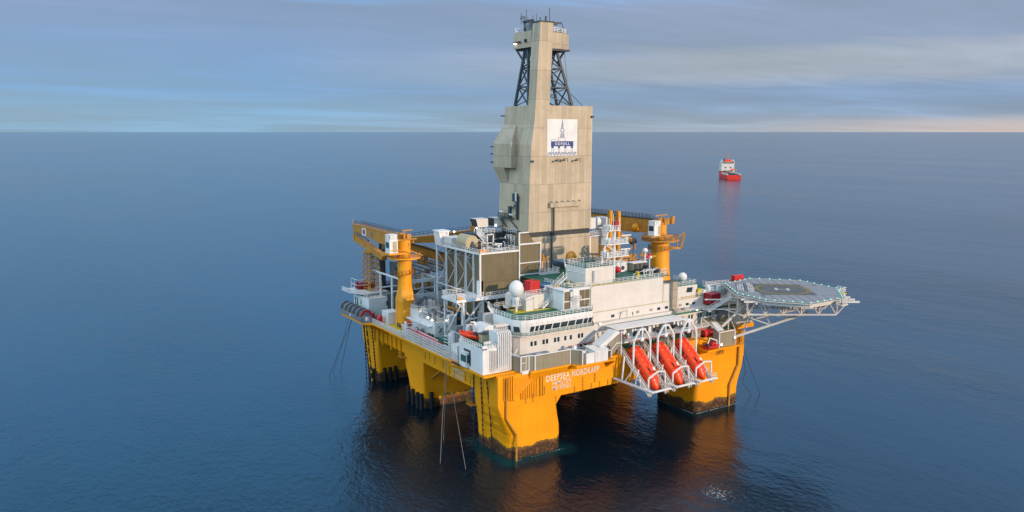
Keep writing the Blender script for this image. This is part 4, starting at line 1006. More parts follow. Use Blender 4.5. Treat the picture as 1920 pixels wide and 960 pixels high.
# communications mast
ms = thing('communications_mast', (41.2, 13, 36.6), 'white communications mast with railed ring platforms and a slanting brace', 'mast')
MB().tube((41.1, 13, 36.6), (41.1, 13, 50.5), .42, 14).build('post', M['white'], ms)
for z, x0, x1 in ((49.8, 38.3, 42.2), (46.2, 37.6, 45.1), (42.9, 37.5, 45.2)):
    m = MB().box(x0, x1, 11.7, 14.3, z-.25, z); m.build('platform', M['white'], ms)
    MB().rail([(x0, 11.7, z), (x1, 11.7, z), (x1, 14.3, z), (x0, 14.3, z)], 1.15, .9, .1, 3, True).build('platform_railing', M['white'], ms)
    m = MB()
    for k in range(9): x = rnd.uniform(x0+.3, x1-.3); y = rnd.uniform(11.9, 14); m.box(x, x+.4, y, y+.4, z, z+rnd.uniform(.5, 1.6))
    m.build('antenna', M['steel'], ms)
m = MB().bar((36.9, 13, 41.0), (39.0, 13, 49.7), .36); m.bar((37.0, 13, 41.2), (41, 13, 43.0), .24); m.bar((41.4, 13, 40), (44.6, 13, 42.8), .24); m.bar((41.4, 13, 44), (37.8, 13, 46.2), .2); m.build('brace', M['white'], ms)
m = MB()
for z, x in ((48.1, 42.2), (44.5, 42.0)): m.box(x, x+3.2, 11.3, 11.6, z, z+.3)
m.build('radar_bar', M['white'], ms)
m = MB()
for x, h_ in ((38.6, 2.5), (40, 3.4), (42, 2.2)): m.bar((x, 12.2, 50.5), (x, 12.2, 50.5+h_), .1)
m.build('whip_aerial', M['steel'], ms)
m = MB().box(40.7, 42.0, 12.2, 13.5, 50.0, 52); m.build('red_lamp_house', M['darkred'], ms)
# things on the upper deck behind the mast
k = thing('white_deck_unit', (50.5, 21.5, 36.6), 'white rounded air unit with a dark opening on the green upper deck', 'air unit')
MB().box(48.8, 52.5, 20.5, 24, 36.6, 39.3).build('body', M['white'], k); MB().tube((50.8, 20.42, 37.7), (50.8, 20.55, 37.7), .6, 14).build('fan_opening', M['dark'], k)
k = thing('grey_fan_bank', (54.5, 19.5, 36.6), 'row of grey mesh fan boxes right of the white air unit', 'fan units')
m = MB()
for i in range(3): m.box(52.9+i*1.7, 54.4+i*1.7, 18.6, 20.6, 36.9, 39.0)
m.build('casing', M['greyclad'], k); m = MB()
for i in range(3): m.box(53.1+i*1.7, 54.2+i*1.7, 18.52, 18.62, 37.2, 38.8)
m.build('fan_grille', M['dark'], k); MB().box(52.6, 58, 18.4, 21, 39.0, 39.2).build('top_frame', M['steel'], k)
k = thing('red_hose_ball', (46.6, 18, 36.6), 'small red globe at the foot of the mast on the green deck', 'globe'); MB().sphere((46.8, 18, 37.9), .9, 16, 10).build('globe', M['red'], k); MB().tube((46.8, 18, 36.6), (46.8, 18, 37.2), .4, 10).build('foot', M['grey'], k)
k = thing('yellow_capstan', (46.8, 10.2, 36.6), 'small pale yellow bollard at the front railing of the green upper deck', 'bollard'); MB().lathe((46.8, 10.0, 36.62), [(.45, 0), (.4, 1.5), (.6, 1.6), (.6, 1.9)], 12).build('post', M['walkyellow'], k); m = MB().bar((45.6, 10.2, 38), (46.4, 10.2, 38), .12).bar((45.6, 10.2, 36.6), (45.6, 10.2, 38), .12); m.build('frame', M['white'], k)
k = thing('white_antenna_dome', (55.8, 18, 36.6), 'small white dome on a post behind the fan boxes', 'dome'); MB().sphere((57.6, 19, 42.2), .72, 16, 10).build('dome', M['white'], k); MB().tube((57.6, 19, 36.6), (57.6, 19, 41.7), .22, 8).build('post', M['white'], k)
k = thing('signal_pole', (52.8, 12, 36.6), 'white pole topped by small red lamp boxes near the right crane', 'pole'); MB().tube((52.8, 12, 36.6), (52.8, 12, 41.9), .14, 8).build('pole', M['white'], k); MB().box(51.8, 52.5, 11.8, 12.2, 41.4, 42.1).box(52.3, 52.9, 11.8, 12.2, 42.0, 42.7).build('red_lamp_box', M['red'], k); m = MB().box(52.8, 53.4, 11.7, 12.1, 41.3, 42); m.build('white_lamp_box', M['white'], k)
k = thing('aft_deck_clutter', (55, 14, 36.6), 'dark winches and white struts at the right end of the green upper deck', 'machinery')
m = MB()
for i in range(14): x = rnd.uniform(51, 57); y = rnd.uniform(12, 18); m.box(x, x+rnd.uniform(.4, 1.5), y, y+.7, 36.6, 36.6+rnd.uniform(.5, 1.7))
m.build('winch', M['dark'], k); m = MB()
for i in range(9): x = rnd.uniform(47, 57); y = rnd.uniform(10.5, 14); m.bar((x, y, 36.6), (x+rnd.uniform(-1, 1), y, 38.4), .13); m.bar((x, y, 38.2), (x+1.5, y, 38.3), .12)
m.build('strut', M['white'], k)
k = thing('medium_radome', (65.5, 12, 33.4), 'white dome on a post on the right-hand house roof', 'dome'); MB().sphere((65.4, 12, 35.0), 1.2, 20, 12, (1, 1, 1.05)).build('dome', M['white'], k); MB().tube((65.4, 12, 33.4), (65.4, 12, 34.4), .35, 10).build('post', M['steel'], k)
# windbreak fence of mesh panels on the front edge
fc = thing('windbreak_fence', (9, .5, D), 'grey brown mesh windbreak fence with white frames along the front deck edge', 'fence')
fp = [(1.0, 9.5), (2.2, 3.0), (3.0, .05), (5.2, .05), (6.4, -.7), (16.5, -.7), (18.4, -3.0)]
for k in range(len(fp)-1):
    (x0, y0), (x1, y1) = fp[k], fp[k+1]
    if k == 0: continue
    d = V(x1-x0, y1-y0, 0).normalized(); n_ = V(d.y, -d.x, 0)*.06
    MB().prism([(x0, y0, D-.05), (x1, y1, D-.05), (x1+n_.x, y1+n_.y, D-.05), (x0+n_.x, y0+n_.y, D-.05)], (0, 0, 3.6)).build('mesh_panel', M['greyclad'], fc)
m = MB()
for (x0, y0), (x1, y1) in zip(fp[1:-1], fp[2:]):
    m.bar((x0, y0-.05, 24.35), (x1, y1-.05, 24.35), .2)
for x, y in fp[1:]: m.bar((x, y-.05, D-.1), (x, y-.05, 24.4), .22)
m.bar((4.4, 0, D), (4.4, 0, 24.2), .12); m.bar((3.0, 0, 22.8), (4.4, 0, 22.8), .12); m.bar((1.8, 5, 24.3), (3.2, 1.2, 24.3), .2); m.bar((2.4, 3, 23), (4.4, 3.6, 25.2), .25)
m.build('frame', M['white'], fc)
B(3.2, 5.0, -.3, -.02, 20.2, 21.0).build('sign_board', M['white'], fc)
m = MB()
for i in range(20): x = rnd.uniform(3.2, 20); y = rnd.uniform(1.2, 5); m.box(x, x+rnd.uniform(.3, 1.4), y, y+.8, D, D+rnd.uniform(.6, 3.2))
k = thing('deck_lockers', (11, 3, D), 'pale lockers and fittings standing behind the mesh windbreak fence', 'lockers'); m.build('locker', M['steel'], k)
# white cabins on the ledge
k = thing('white_ledge_cabin', (23.5, -1.5, D), 'white ribbed cabin on the ledge above the last letters of the name', 'cabin')
m = MB().box(22.2, 26.1, -3.1, 0.8, D-.02, 23.5)
for i in range(8): m.box(22.4+i*.46, 22.55+i*.46, -3.17, -3.1, D+.1, 23.4)
m.build('body', M['white'], k); m = MB().prism([(22.0, -3.2, 23.5), (26.3, -3.2, 23.5), (26.3, 1.0, 23.7), (22.0, 1.0, 23.9)], (0, 0, .12)); m.build('roof', M['white'], k)
k = thing('white_open_cupboard', (20.8, -1.5, D), 'smaller white open-topped cupboard joined to the left of the ribbed ledge cabin', 'cupboard')
m = MB().box(19.6, 22.1, -3.0, -2.85, D-.02, 23.3).box(19.6, 19.75, -2.85, -.6, D-.02, 23.3).box(21.95, 22.1, -2.85, -.6, D-.02, 23.2).box(19.6, 22.1, -.6, -.45, D-.02, 23.3); m.build('walls', M['white'], k); B(19.75, 21.95, -2.85, -.6, D, 22.6).build('contents', M['grey'], k)
tag(B(18.6, 19.5, -1.5, -.6, D, 22.8).build('yellow_cabinet', M['walkyellow']), 'dull yellow cabinet in the gap between the fence end and the white cabins', 'cabinet')
# covered stair going up beside the boats
k = thing('covered_stair', (28, 1, D), 'covered stair with a sloping white roof and mesh sides leading up to the boats', 'covered stair')
MB().hexa([(25.0, -1.2, 23.9), (27.2, -1.2, 23.9), (27.2, 1.8, 23.9), (25.0, 1.8, 23.9), (30.4, -1.2, 27.0), (31.6, -1.2, 26.5), (31.6, 1.8, 26.5), (30.4, 1.8, 27.0)]).build('sloping_roof', M['white'], k)
MB().prism([(26.8, -1.22, 21.0), (28.8, -1.22, 21.0), (31.6, -1.22, 23.2), (31.6, -1.22, 26.3), (27.0, -1.22, 23.8)], (0, .1, 0)).build('side_panel', M['greyclad'], k)
m = MB().box(25.0, 28.2, -1.4, 1.7, 20.9, 23.6); m.build('lower_hut', M['dark'], k)
m = MB()
for p, q in (((24.9, -1.5, 20.8), (24.9, -1.5, 24)), ((26.9, -1.5, 20.8), (26.9, -1.5, 24)), ((28.4, -1.5, 20.8), (28.4, -1.5, 22.8)), ((24.9, -1.5, 23.8), (27, -1.5, 23.8)), ((26.9, -1.5, 22.6), (28.4, -1.5, 22.6)), ((28.4, -1.5, 22.6), (30.0, -1.5, 24.0)), ((30, -1.5, 24), (31.7, -1.5, 24)), ((31.7, -1.4, 21), (31.7, -1.4, 27))): m.bar(p, q, .18)
m.build('frame', M['white'], k)

# ================================================================== LIFEBOAT STATION
cs = thing('lifeboat_station', (42, 1, 24), 'white roofed walkway with railings behind the heads of the three lifeboats', 'boat station')
MB().hexa([(31.6, .2, 26.7), (55.0, -.2, 26.5), (55.4, 4.95, 26.6), (31.9, 4.95, 26.7), (31.6, .2, 26.9), (55.0, -.2, 26.7), (55.4, 4.95, 26.8), (31.9, 4.95, 26.9)]).build('roof', M['white'], cs)
m = MB().box(32.6, 60.5, -1.2, 5, 23.55, 23.8); m.build('floor', M['steel'], cs)
m = MB()
for x in (33.2, 38.8, 41.2, 46.8, 49.2, 54.8, 60): m.rail([(x, -1.1, 23.8), (x+2.2, -1.1, 23.8)], 1.25, .8, .08, 3)
m.rail([(32.7, 4.8, 23.8), (32.7, -1.1, 23.8), (34, -1.1, 23.8)], 1.25, .9, .08, 3); m.rail([(38.8, -1.8, 23.8), (41.4, -1.8, 23.8)], 1.25, .8, .08, 3); m.rail([(46.8, -1.8, 23.8), (49.4, -1.8, 23.8)], 1.25, .8, .08, 3); m.rail([(55, -1.6, 23.8), (60.5, -1.1, 23.8)], 1.25, .8, .08, 3)
m.build('railing', M['cream'], cs)
m = MB()
for x in (32.2, 40.1, 48, 54.6):
    for y in (.4, 4.6): m.bar((x, y, D-2 if y < 1 else D), (x, y, 26.7), .22)
m.build('post', M['white'], cs)
m = MB().bar((31.9, .1, 26.4), (34.2, -1.4, 24.1), .22); m.bar((34.2, -1.3, 23.7), (60.5, -1.3, 23.7), .2); m.build('red_edge_beam', M['red'], cs)
m = MB()
for k in range(26): x = rnd.uniform(33, 59); m.box(x, x+rnd.uniform(.3, 1.0), 2.5, 4.5, 23.8, 23.8+rnd.uniform(.6, 2.0))
m.build('locker', M['steel'], cs)
m = MB()
for k in range(14): x = rnd.uniform(33, 59); m.box(x, x+rnd.uniform(.3, .8), 1.6, 2.4, 23.8, 23.8+rnd.uniform(.5, 1.4))
m.build('winch_gear', M['dark'], cs)
# boats and launching cradles
ANG = R(39.5); BD = V(0, -math.cos(ANG), -math.sin(ANG)); BU = V(0, -math.sin(ANG), math.cos(ANG)); BX = V(1, 0, 0)
B0 = V(36.1, -.6, 21.35)
lbt = thing('lifeboat', tuple(B0), 'orange enclosed free fall lifeboat on the left cradle, nearest the white ledge cabins', 'lifeboat', 'orange lifeboats on sloping cradles')
def bp(s, a, u): return B0 + BD*s + BX*a + BU*u
m = MB(); rings = []
prof = [(0, 1.35, 1.15), (.25, 1.62, 1.5), (1.5, 1.75, 1.72), (5.5, 1.78, 1.75), (8.0, 1.66, 1.66), (9.8, 1.38, 1.42), (11.1, .98, 1.05), (11.9, .52, .58), (12.25, .08, .1)]
for s_, hw, hh in prof:
    ring = []
    for i in range(20):
        t_ = 2*math.pi*i/20; c_, sn = math.cos(t_), math.sin(t_)
        ring.append(bp(s_, hw*math.copysign(abs(c_)**.72, c_), hh*math.copysign(abs(sn)**.72, sn) + (.15 if s_ < 11 else 0) - .035*max(0, s_-8)**1.5))
    rings.append(ring)
m.loft(rings, smooth=True); m.build('hull', M['orange'], lbt)
m = MB()
for sg in (-1, 1): 
    m.bar(bp(.6, 1.74*sg, .1), bp(7.6, 1.76*sg, .1), .14, .22, up=BU)
m.build('fender_strip', M['red'], lbt)
m = MB().hexa([bp(6.4, -.95, 1.5), bp(9.0, -.85, 1.2), bp(9.0, .85, 1.2), bp(6.4, .95, 1.5), bp(6.75, -.75, 2.15), bp(8.2, -.65, 2.15), bp(8.2, .65, 2.15), bp(6.75, .75, 2.15)]); m.build('wheelhouse', M['orange'], lbt)
m = MB()
m.hexa([bp(6.45, -.7, 1.72), bp(6.5, -.7, 1.72), bp(6.5, .7, 1.72), bp(6.45, .7, 1.72), bp(6.66, -.62, 2.08), bp(6.72, -.62, 2.08), bp(6.72, .62, 2.08), bp(6.66, .62, 2.08)])
for sg in (-1, 1): m.hexa([bp(6.9, .93*sg, 1.62), bp(8.1, .89*sg, 1.5), bp(8.1, .80*sg, 1.5), bp(6.9, .84*sg, 1.62), bp(6.95, .82*sg, 2.05), bp(8.0, .74*sg, 2.05), bp(8.0, .66*sg, 2.05), bp(6.95, .74*sg, 2.05)])
m.build('wheelhouse_window', M['glass'], lbt)
m = MB().hexa([bp(7.3, .2, 2.16), bp(8.1, .2, 2.12), bp(8.1, .7, 2.12), bp(7.3, .7, 2.16), bp(7.3, .2, 2.3), bp(8.1, .2, 2.26), bp(8.1, .7, 2.26), bp(7.3, .7, 2.3)]); m.build('pale_hatch', M['steel'], lbt)
m = MB()
for s_ in (1.6, 3.2, 4.8): m.hexa([bp(s_, -.5, 1.82), bp(s_+.8, -.5, 1.82), bp(s_+.8, .5, 1.82), bp(s_, .5, 1.82), bp(s_, -.45, 1.98), bp(s_+.8, -.45, 1.98), bp(s_+.8, .45, 1.98), bp(s_, .45, 1.98)])
m.build('roof_hatch', M['orange'], lbt)
m = MB()
for s_ in (1.2, 2.6, 4.2, 5.6, 9.3, 10.2):
    for a in (-.9, .9): m.bar(bp(s_, a, 1.52), bp(s_+.28, a, 1.72), .24)
m.build('reflective_tab', M['letter'], lbt)
m = MB().hexa([bp(3.3, -1.8, .3), bp(4.6, -1.8, .3), bp(4.6, -1.77, .3), bp(3.3, -1.77, .3), bp(3.3, -1.74, .75), bp(4.6, -1.74, .75), bp(4.6, -1.7, .75), bp(3.3, -1.7, .75)]); m.build('dark_port', M['dark'], lbt)
for s_ in (1.2, 2.9, 5.2):
    MB().hexa([bp(s_, -1.79, .55), bp(s_+.45, -1.79, .55), bp(s_+.45, -1.72, .55), bp(s_, -1.72, .55), bp(s_, -1.74, .95), bp(s_+.45, -1.74, .95), bp(s_+.45, -1.66, .95), bp(s_, -1.66, .95)]).build('side_window', M['glass'], lbt)
MB().bar(bp(.5, 0, 1.95), bp(6.3, 0, 1.95), .1).build('roof_rail', M['red'], lbt)
MB().tube(bp(9.2, 0, 1.2), bp(9.2, 0, 1.75), .16, 8).build('lifting_hook', M['grey'], lbt)
MB().bar(bp(-.12, -.7, -.3), bp(-.12, .7, -.3), .1, 1.0, up=BU).build('stern_door', M['dark'], lbt)
# cradle
C0 = V(36.1, -4, 18)
cr = thing('launch_cradle', tuple(C0), 'white launching cradle with a tall A-frame carrying the left lifeboat', 'launching cradle', 'white launching cradles')
def rp_(s, a, u): return bp(s, a, u)
for sg in (-1, 1):
    m = MB(); a = 2.45*sg
    m.bar(rp_(-2.2, a, -.9), rp_(13.2, a, -.9), .34, .5, up=BU); m.bar(rp_(-1.5, a*1.12, .25), rp_(12.4, a*1.12, .25), .12, up=BU); m.bar(rp_(-1.5, a*1.28, -.75), rp_(13.2, a*1.28, -.75), .2, .25, up=BU)
    for k in range(17): m.bar(rp_(-1.5+k*.88, a*1.0, -.85), rp_(-1.5+k*.88, a*1.28, -.85), .26, .07, up=BU)
    for k in range(9): m.bar(rp_(-1.4+k*1.7, a*1.12, -.8), rp_(-1.4+k*1.7, a*1.12, .25), .1)
    m.build('side_rail', M['cream'], cr)
m = MB()
for s_ in (1.5, 4.5, 7.5, 10.5): m.bar(rp_(s_, -2.4, -1.9), rp_(s_, 2.4, -1.9), .3)
for sg in (-1, 1):
    m.bar(rp_(-1, 1.2*sg, -1.7), rp_(12, 1.2*sg, -1.7), .26)
m.build('bed', M['steel'], cr)
m = MB(); y = -4.0
xl, xr = 36.1-2.7, 36.1+2.75
for x, xa in ((xl, 35.3), (xr, 36.9)):
    m.bar((x, y, 17.6), (x, y, 24.6), .36); m.bar((x, y, 24.5), (xa, y, 27.2), .36); m.bar((x, y-.02, 23.2), (x+(xa-x)*.30, y, 25.2), .16)
    m.bar((x, y, 24.5), (x, 0.4, 24.2), .24)
m.bar((35.1, y, 27.2), (37.1, y, 27.2), .42); m.build('a_frame', M['white'], cr)
m = MB().sphere((36.1, -3.9, 24.6), .55, 12, 8).bar((36.1, -4, 27.1), (36.1, -4, 25), .2); m.bar((34.8, -3.7, 24.9), (37.4, -3.7, 24.9), .2); m.build('hoist_block', M['steel'], cr)
m = MB(); y = -9.6
m.bar((33.35, y, 14.4), (33.35, y, 16.6), .3); m.bar((33.35, y, 16.6), (36.3, y, 17.9), .32); m.bar((36.3, y, 17.9), (38.6, y, 17.6), .32); m.bar((38.6, y, 17.6), (38.8, y, 14.2), .3)
m.build('lower_hoop', M['white'], cr)
m = MB()
m.bar((30.6, -.2, 14.9), (33.6, -11.0, 13.5), .9, .22); m.bar((30.6, -.2, 14.75), (33.6, -11.0, 13.3), .3, .5); m.bar((33.2, -6.2, 18), (32.3, -6.2, 14.2), .28); m.bar((32.2, -2.0, 20.5), (31.3, -2.4, 14.7), .32); m.bar((33, -5, 18.5), (31.6, -3.2, 14.6), .24); m.bar((33.1, -6.8, 16.5), (32.6, -7.8, 14), .24)
m.bar((33.6, -11.0, 13.5), (38.9, -11.0, 13.6), .4); m.box(33.2, 34.4, -11.2, -10.2, 13.3, 13.55); m.box(38.2, 39.6, -11.2, -10.0, 13.3, 13.6)
m.build('lower_brace', M['white'], cr)
MB().rail([(38.6, -10.0, 13.6), (39.6, -10.6, 13.6)], 1.1, .5, .09, 3).rail([(32.0, -.8, 20.9), (32.0, 1.0, 21.5)], 2.2, .9, .1, 4).build('railing', M['cream'], cr)
lab = [('orange enclosed free fall lifeboat on the middle cradle of the three', 'white launching cradle with a tall A-frame carrying the middle lifeboat'),
       ('orange enclosed free fall lifeboat on the right cradle, above the right yellow column', 'white launching cradle with a tall A-frame carrying the right lifeboat')]
for k in (1, 2):
    copy_tree(lbt, V(B0)+V(7.95*k, 0, 0), label=lab[k-1][0]); copy_tree(cr, V(C0)+V(7.95*k, 0, 0), label=lab[k-1][1])

# ================================================================== RIGHT CORNER: SCREEN, RESCUE BOAT
sc = thing('screen_enclosure', (68, 0, 18.2), 'open topped enclosure of grey brown mesh panels with white frames on the right column', 'enclosure')
m = MB(); m.box(64.4, 70.3, -3.05, -2.95, 18.2, 22.3); m.box(64.4, 64.5, -2.95, -.9, 18.2, 22.3); m.box(58.6, 66, 1.4, 1.5, 20.9, 23.2); m.box(66.6, 77.2, 5.7, 5.8, D, 24.4)
m.build('mesh_panel', M['greyclad'], sc)
m = MB()
for x in (64.4, 70.35): m.bar((x, -3.1, 18.1), (x, -3.1, 22.4), .24)
m.bar((64.4, -3.1, 22.35), (70.4, -3.1, 22.35), .24); m.bar((64.4, -3.1, 22.35), (66.5, 5.6, 24.5), .22); m.bar((66.5, 5.6, D), (66.5, 5.6, 24.5), .24); m.bar((66.5, 5.6, 24.45), (77.2, 5.6, 24.45), .24)
m.bar((77.2, 5.6, D), (77.2, 5.6, 24.5), .2); m.bar((72, 5.6, D), (72, 5.6, 24.5), .16); m.bar((77.2, 5.6, 24.4), (70.4, -3.1, 22.35), .2); m.bar((65.6, 2, D), (65.6, 2, 23.6), .16); m.bar((58.6, 1.38, 23.25), (66, 1.38, 23.3), .2); m.bar((58.8, 1.38, 20.9), (58.8, 1.38, 23.2), .22)
m.build('frame', M['white'], sc)
MB().hexa([(64.3, -2.4, 22.7), (66.2, -3.0, 22.7), (68.3, 1.6, 23.6), (66.4, 1.8, 23.8), (64.3, -2.4, 22.85), (66.2, -3.0, 22.85), (68.3, 1.6, 23.75), (66.4, 1.8, 23.95)]).build('sloping_roof_sheet', M['white'], sc)
k = thing('red_deck_tank', (63.5, 1, D), 'red tank standing inside the mesh enclosure behind the rescue boat', 'tank')
MB().tube((62.4, 1.0, 21.4), (65.6, 1.0, 21.4), 1.1, 16).build('tank', M['red'], k); MB().box(62.4, 63, .2, 1.8, 17.9, 21).box(64.9, 65.4, .2, 1.8, 18, 21).build('saddle', M['grey'], k)
def rescue_boat(name, c, yaw, Lb, wb, label, mat='orange'):
    k = thing(name, c, label, 'rescue boat')
    rt = Matrix.Rotation(yaw, 3, 'Z')
    def P(x, y, z): return V(c) + rt @ V(x, y, z)
    rings = []
    for f, hw, zk, zt in ((-.5, .8, .15, .95), (-.2, 1.0, .02, .95), (.15, .95, .05, 1.0), (.36, .6, .3, 1.15), (.5, .04, .9, 1.35)):
        x = f*Lb; w_ = hw*wb/2
        rings.append([P(x, -w_*.35, zk), P(x, -w_, zt*.6), P(x, -w_, zt), P(x, w_, zt), P(x, w_, zt*.6), P(x, w_*.35, zk)])
    MB().loft(rings, smooth=False).build('hull', M[mat], k)
    m = MB(); edge = [P(-.5*Lb, -.8*wb/2, 1), P(-.2*Lb, -wb/2, 1), P(.15*Lb, -.95*wb/2, 1.05), P(.36*Lb, -.6*wb/2, 1.2), P(.5*Lb, 0, 1.4), P(.36*Lb, .6*wb/2, 1.2), P(.15*Lb, .95*wb/2, 1.05), P(-.2*Lb, wb/2, 1), P(-.5*Lb, .8*wb/2, 1)]
    m.path(edge, .24, 8); m.build('inflatable_collar', M[mat], k)
    MB().loft([[P(-.18*Lb, -.55*wb/2, .95), P(.2*Lb, -.5*wb/2, .95), P(.2*Lb, .5*wb/2, .95), P(-.18*Lb, .55*wb/2, .95)], [P(-.12*Lb, -.42*wb/2, 1.9), P(.1*Lb, -.35*wb/2, 1.7), P(.1*Lb, .35*wb/2, 1.7), P(-.12*Lb, .42*wb/2, 1.9)]]).build('canopy', M[mat], k)
    m = MB().hexa([P(-.46*Lb, -.35, .9), P(-.26*Lb, -.35, .9), P(-.26*Lb, .35, .9), P(-.46*Lb, .35, .9), P(-.44*Lb, -.3, 1.75), P(-.28*Lb, -.3, 1.75), P(-.28*Lb, .3, 1.75), P(-.44*Lb, .3, 1.75)]); m.build('engine', M['dark'], k)
    return k
rescue_boat('rescue_boat', (62.9, -2.2, 18.0), R(8), 6.2, 2.4, 'open red rescue boat beside the mesh enclosure on the right column', 'red')
k = thing('boat_davit', (62, -2, 18.2), 'white bent davit arm over the red rescue boat', 'davit')
m = MB().bar((59.9, -2.6, 18.1), (61.3, -2.6, 21.2), .26); m.bar((61.3, -2.6, 21.2), (64.0, -2.6, 20.2), .26); m.bar((64, -2.6, 20.2), (64.0, -2.6, 18.2), .26); m.build('arm', M['white'], k)
k = thing('cream_support_house', (80, 8, D), 'cream walled support house at the right end, under the helideck', 'deckhouse')
B(79.6, 84.6, 3.2, 26, D, 28.2).build('walls', M['cream'], k)
m = MB()
for i in range(8): m.box(79.7, 84.5, 3.12, 3.2, 21.6+i*.8, 21.68+i*.8)
m.build('panel_rib', M['cream'], k); B(79.4, 84.7, 2.7, 3.1, D-.02, D+.7).build('yellow_plinth', M['yellow'], k)
k = thing('grey_bin_stack', (76.5, 4, D), 'dark grey curved housing under the helideck stairs', 'housing'); MB().tube((73, 6.4, 24.2), (76.6, 6.2, 24.3), 1.5, 14).build('housing', M['grey'], k)

# ================================================================== HELIDECK
HZ = 32.0; HC = V(86.4, -5, HZ)
hd = thing('helideck', (86.4, -5, HZ), 'grey eight sided helicopter deck on white trusses reaching out from the right corner', 'helideck')
ov = [(79.9, 9.5), (71.6, -2.2), (71.0, -12.0), (77.2, -21.2), (90.3, -21.3), (100.1, -12.6), (102.2, .8), (92.6, 11.3)]
# grey plating with joints
t = NT('helideck_plating'); g = t.n('ShaderNodeTexCoord'); mp = t.n('ShaderNodeMapping'); mp.inputs['Rotation'].default_value = (0, 0, R(35)); t.l(g.outputs['Object'], mp.inputs[0])
sp = t.n('ShaderNodeSeparateXYZ'); t.l(mp.outputs[0], sp.inputs[0])
def lines(src, per, w): 
    f = t.math('FRACT', t.math('DIVIDE', t.math('ADD', src, 100), per)); return t.math('LESS_THAN', f, w/per)
inq = t.math('GREATER_THAN', t.math('ABSOLUTE', t.math('ADD', sp.outputs[0], .1)), t.math('ABSOLUTE', sp.outputs[1]))
la, lb = lines(sp.outputs[1], 2.3, .2), lines(sp.outputs[0], 2.3, .2)
ln = t.math('ADD', t.math('MULTIPLY', inq, la), t.math('MULTIPLY', t.math('SUBTRACT', 1, inq), lb))
nz = t.noise(g.outputs['Object'], .25, 5, .6)
base = t.mix(t.ramp(nz, [(.3, 0), (.7, 1)]), (.215, .215, .215), (.275, .275, .275))
M['heli'] = t.set(t.mix(ln, base, (.06, .06, .065)), .7, 0, .3)
MB().prism([(x, y, HZ-.45) for x, y in ov], (0, 0, .45)).build('deck_plating', M['heli'], hd)
M['helidark'] = paint('dark_landing_area', (.115, .11, .10), .75, .25, .2, (.05, .045, .04))
MB().prism([(85.2, 6.2, HZ), (75.6, -7.2, HZ), (87.7, -15.7, HZ), (96.3, -3.0, HZ)], (0, 0, .02)).build('landing_square', M['helidark'], hd)
cx, cy = 86.5, -5.0
m = MB(); n = 56; vs = []
for r_ in (6.35, 7.5):
    for i in range(n): a = 2*math.pi*i/n; vs.append((cx+r_*math.cos(a), cy+r_*math.sin(a), HZ+.026))
m._add(vs, [(i, n+i, n+(i+1) % n, (i+1) % n) for i in range(n)]); m.build('yellow_ring', paint('faded_yellow_ring', (.22, .165, .03), .75, .3, .3, (.12, .1, .05)), hd)
rr = V(.72, .695, 0); uu = V(-.695, .72, 0)
def hrect(c, hr, hu, z): return MB().prism([tuple(V(c[0], c[1], z)+rr*a*hr+uu*b*hu) for a, b in ((-1, -1), (1, -1), (1, 1), (-1, 1))], (0, 0, .012))
for sg in (-1, 1): c_ = V(cx, cy, 0)-uu*1.55*sg; hrect((c_.x, c_.y), 1.6, .42, HZ+.026).build('letter_stroke', M['marking'], hd)
hrect((cx, cy), .18, 1.15, HZ+.026).build('letter_stroke', M['marking'], hd)
TOPROT = Matrix((rr, uu, (0, 0, 1))).transposed()
for i, tx in enumerate(('DEEPSEA', 'NORDKAPP')):
    c_ = V(cx, cy, 0) + uu*(11.0-2.75*i) + rr*.55
    hrect((c_.x, c_.y), 5.6, 1.25, HZ+.01).build('name_panel', M['dark'], hd)
    text(tx, 2.5, M['letter'], hd, (c_.x, c_.y, HZ+.035), TOPROT, ext=.004, sx=.98 if i else 1.08, bold=.04)
for (x_, y_) in ((74.9, -8.3), (98.8, -6.2)):
    text('22', 1.5, M['dark'], hd, (x_, y_, HZ+.02), TOPROT, ext=.004, bold=.04)
# surrounding net and edge beam
cen = V(86.4, -5, 0)
def outset(o): return [tuple(cen + (V(x, y, 0)-cen)*(1+o/16.3)) for x, y in ov]
m = MB(); a_, b_ = outset(.05), outset(.8)
for i in range(8):
    j = (i+1) % 8
    m.hexa([(a_[i][0], a_[i][1], HZ-.5), (a_[j][0], a_[j][1], HZ-.5), (b_[j][0], b_[j][1], HZ-.25), (b_[i][0], b_[i][1], HZ-.25), (a_[i][0], a_[i][1], HZ-.42), (a_[j][0], a_[j][1], HZ-.42), (b_[j][0], b_[j][1], HZ-.17), (b_[i][0], b_[i][1], HZ-.17)])
m.build('safety_net', M['greyclad'], hd)
m = MB(); c_ = outset(-.4)
for i in range(8):
    j = (i+1) % 8; m.bar((c_[i][0], c_[i][1], HZ-.95), (c_[j][0], c_[j][1], HZ-.95), .3, .8); m.bar((b_[i][0], b_[i][1], HZ-.22), (b_[j][0], b_[j][1], HZ-.22), .16)
m.build('edge_beam', M['cream'], hd)
m = MB()
for i in range(8): j = (i+1) % 8; m.bar((a_[i][0], a_[i][1], HZ+.02), (a_[j][0], a_[j][1], HZ+.02), .14, .1)
m.build('edge_marking', M['marking'], hd)
for i in range(8):
    j = (i+1) % 8
    for k in range(5):
        p = V(a_[i]).lerp(V(a_[j]), (k+.1)/5); MB().lathe((p.x, p.y, HZ+.02), [(.17, 0), (.17, .18), (.08, .26)], 8).build('perimeter_light', M['greenlamp'], hd)
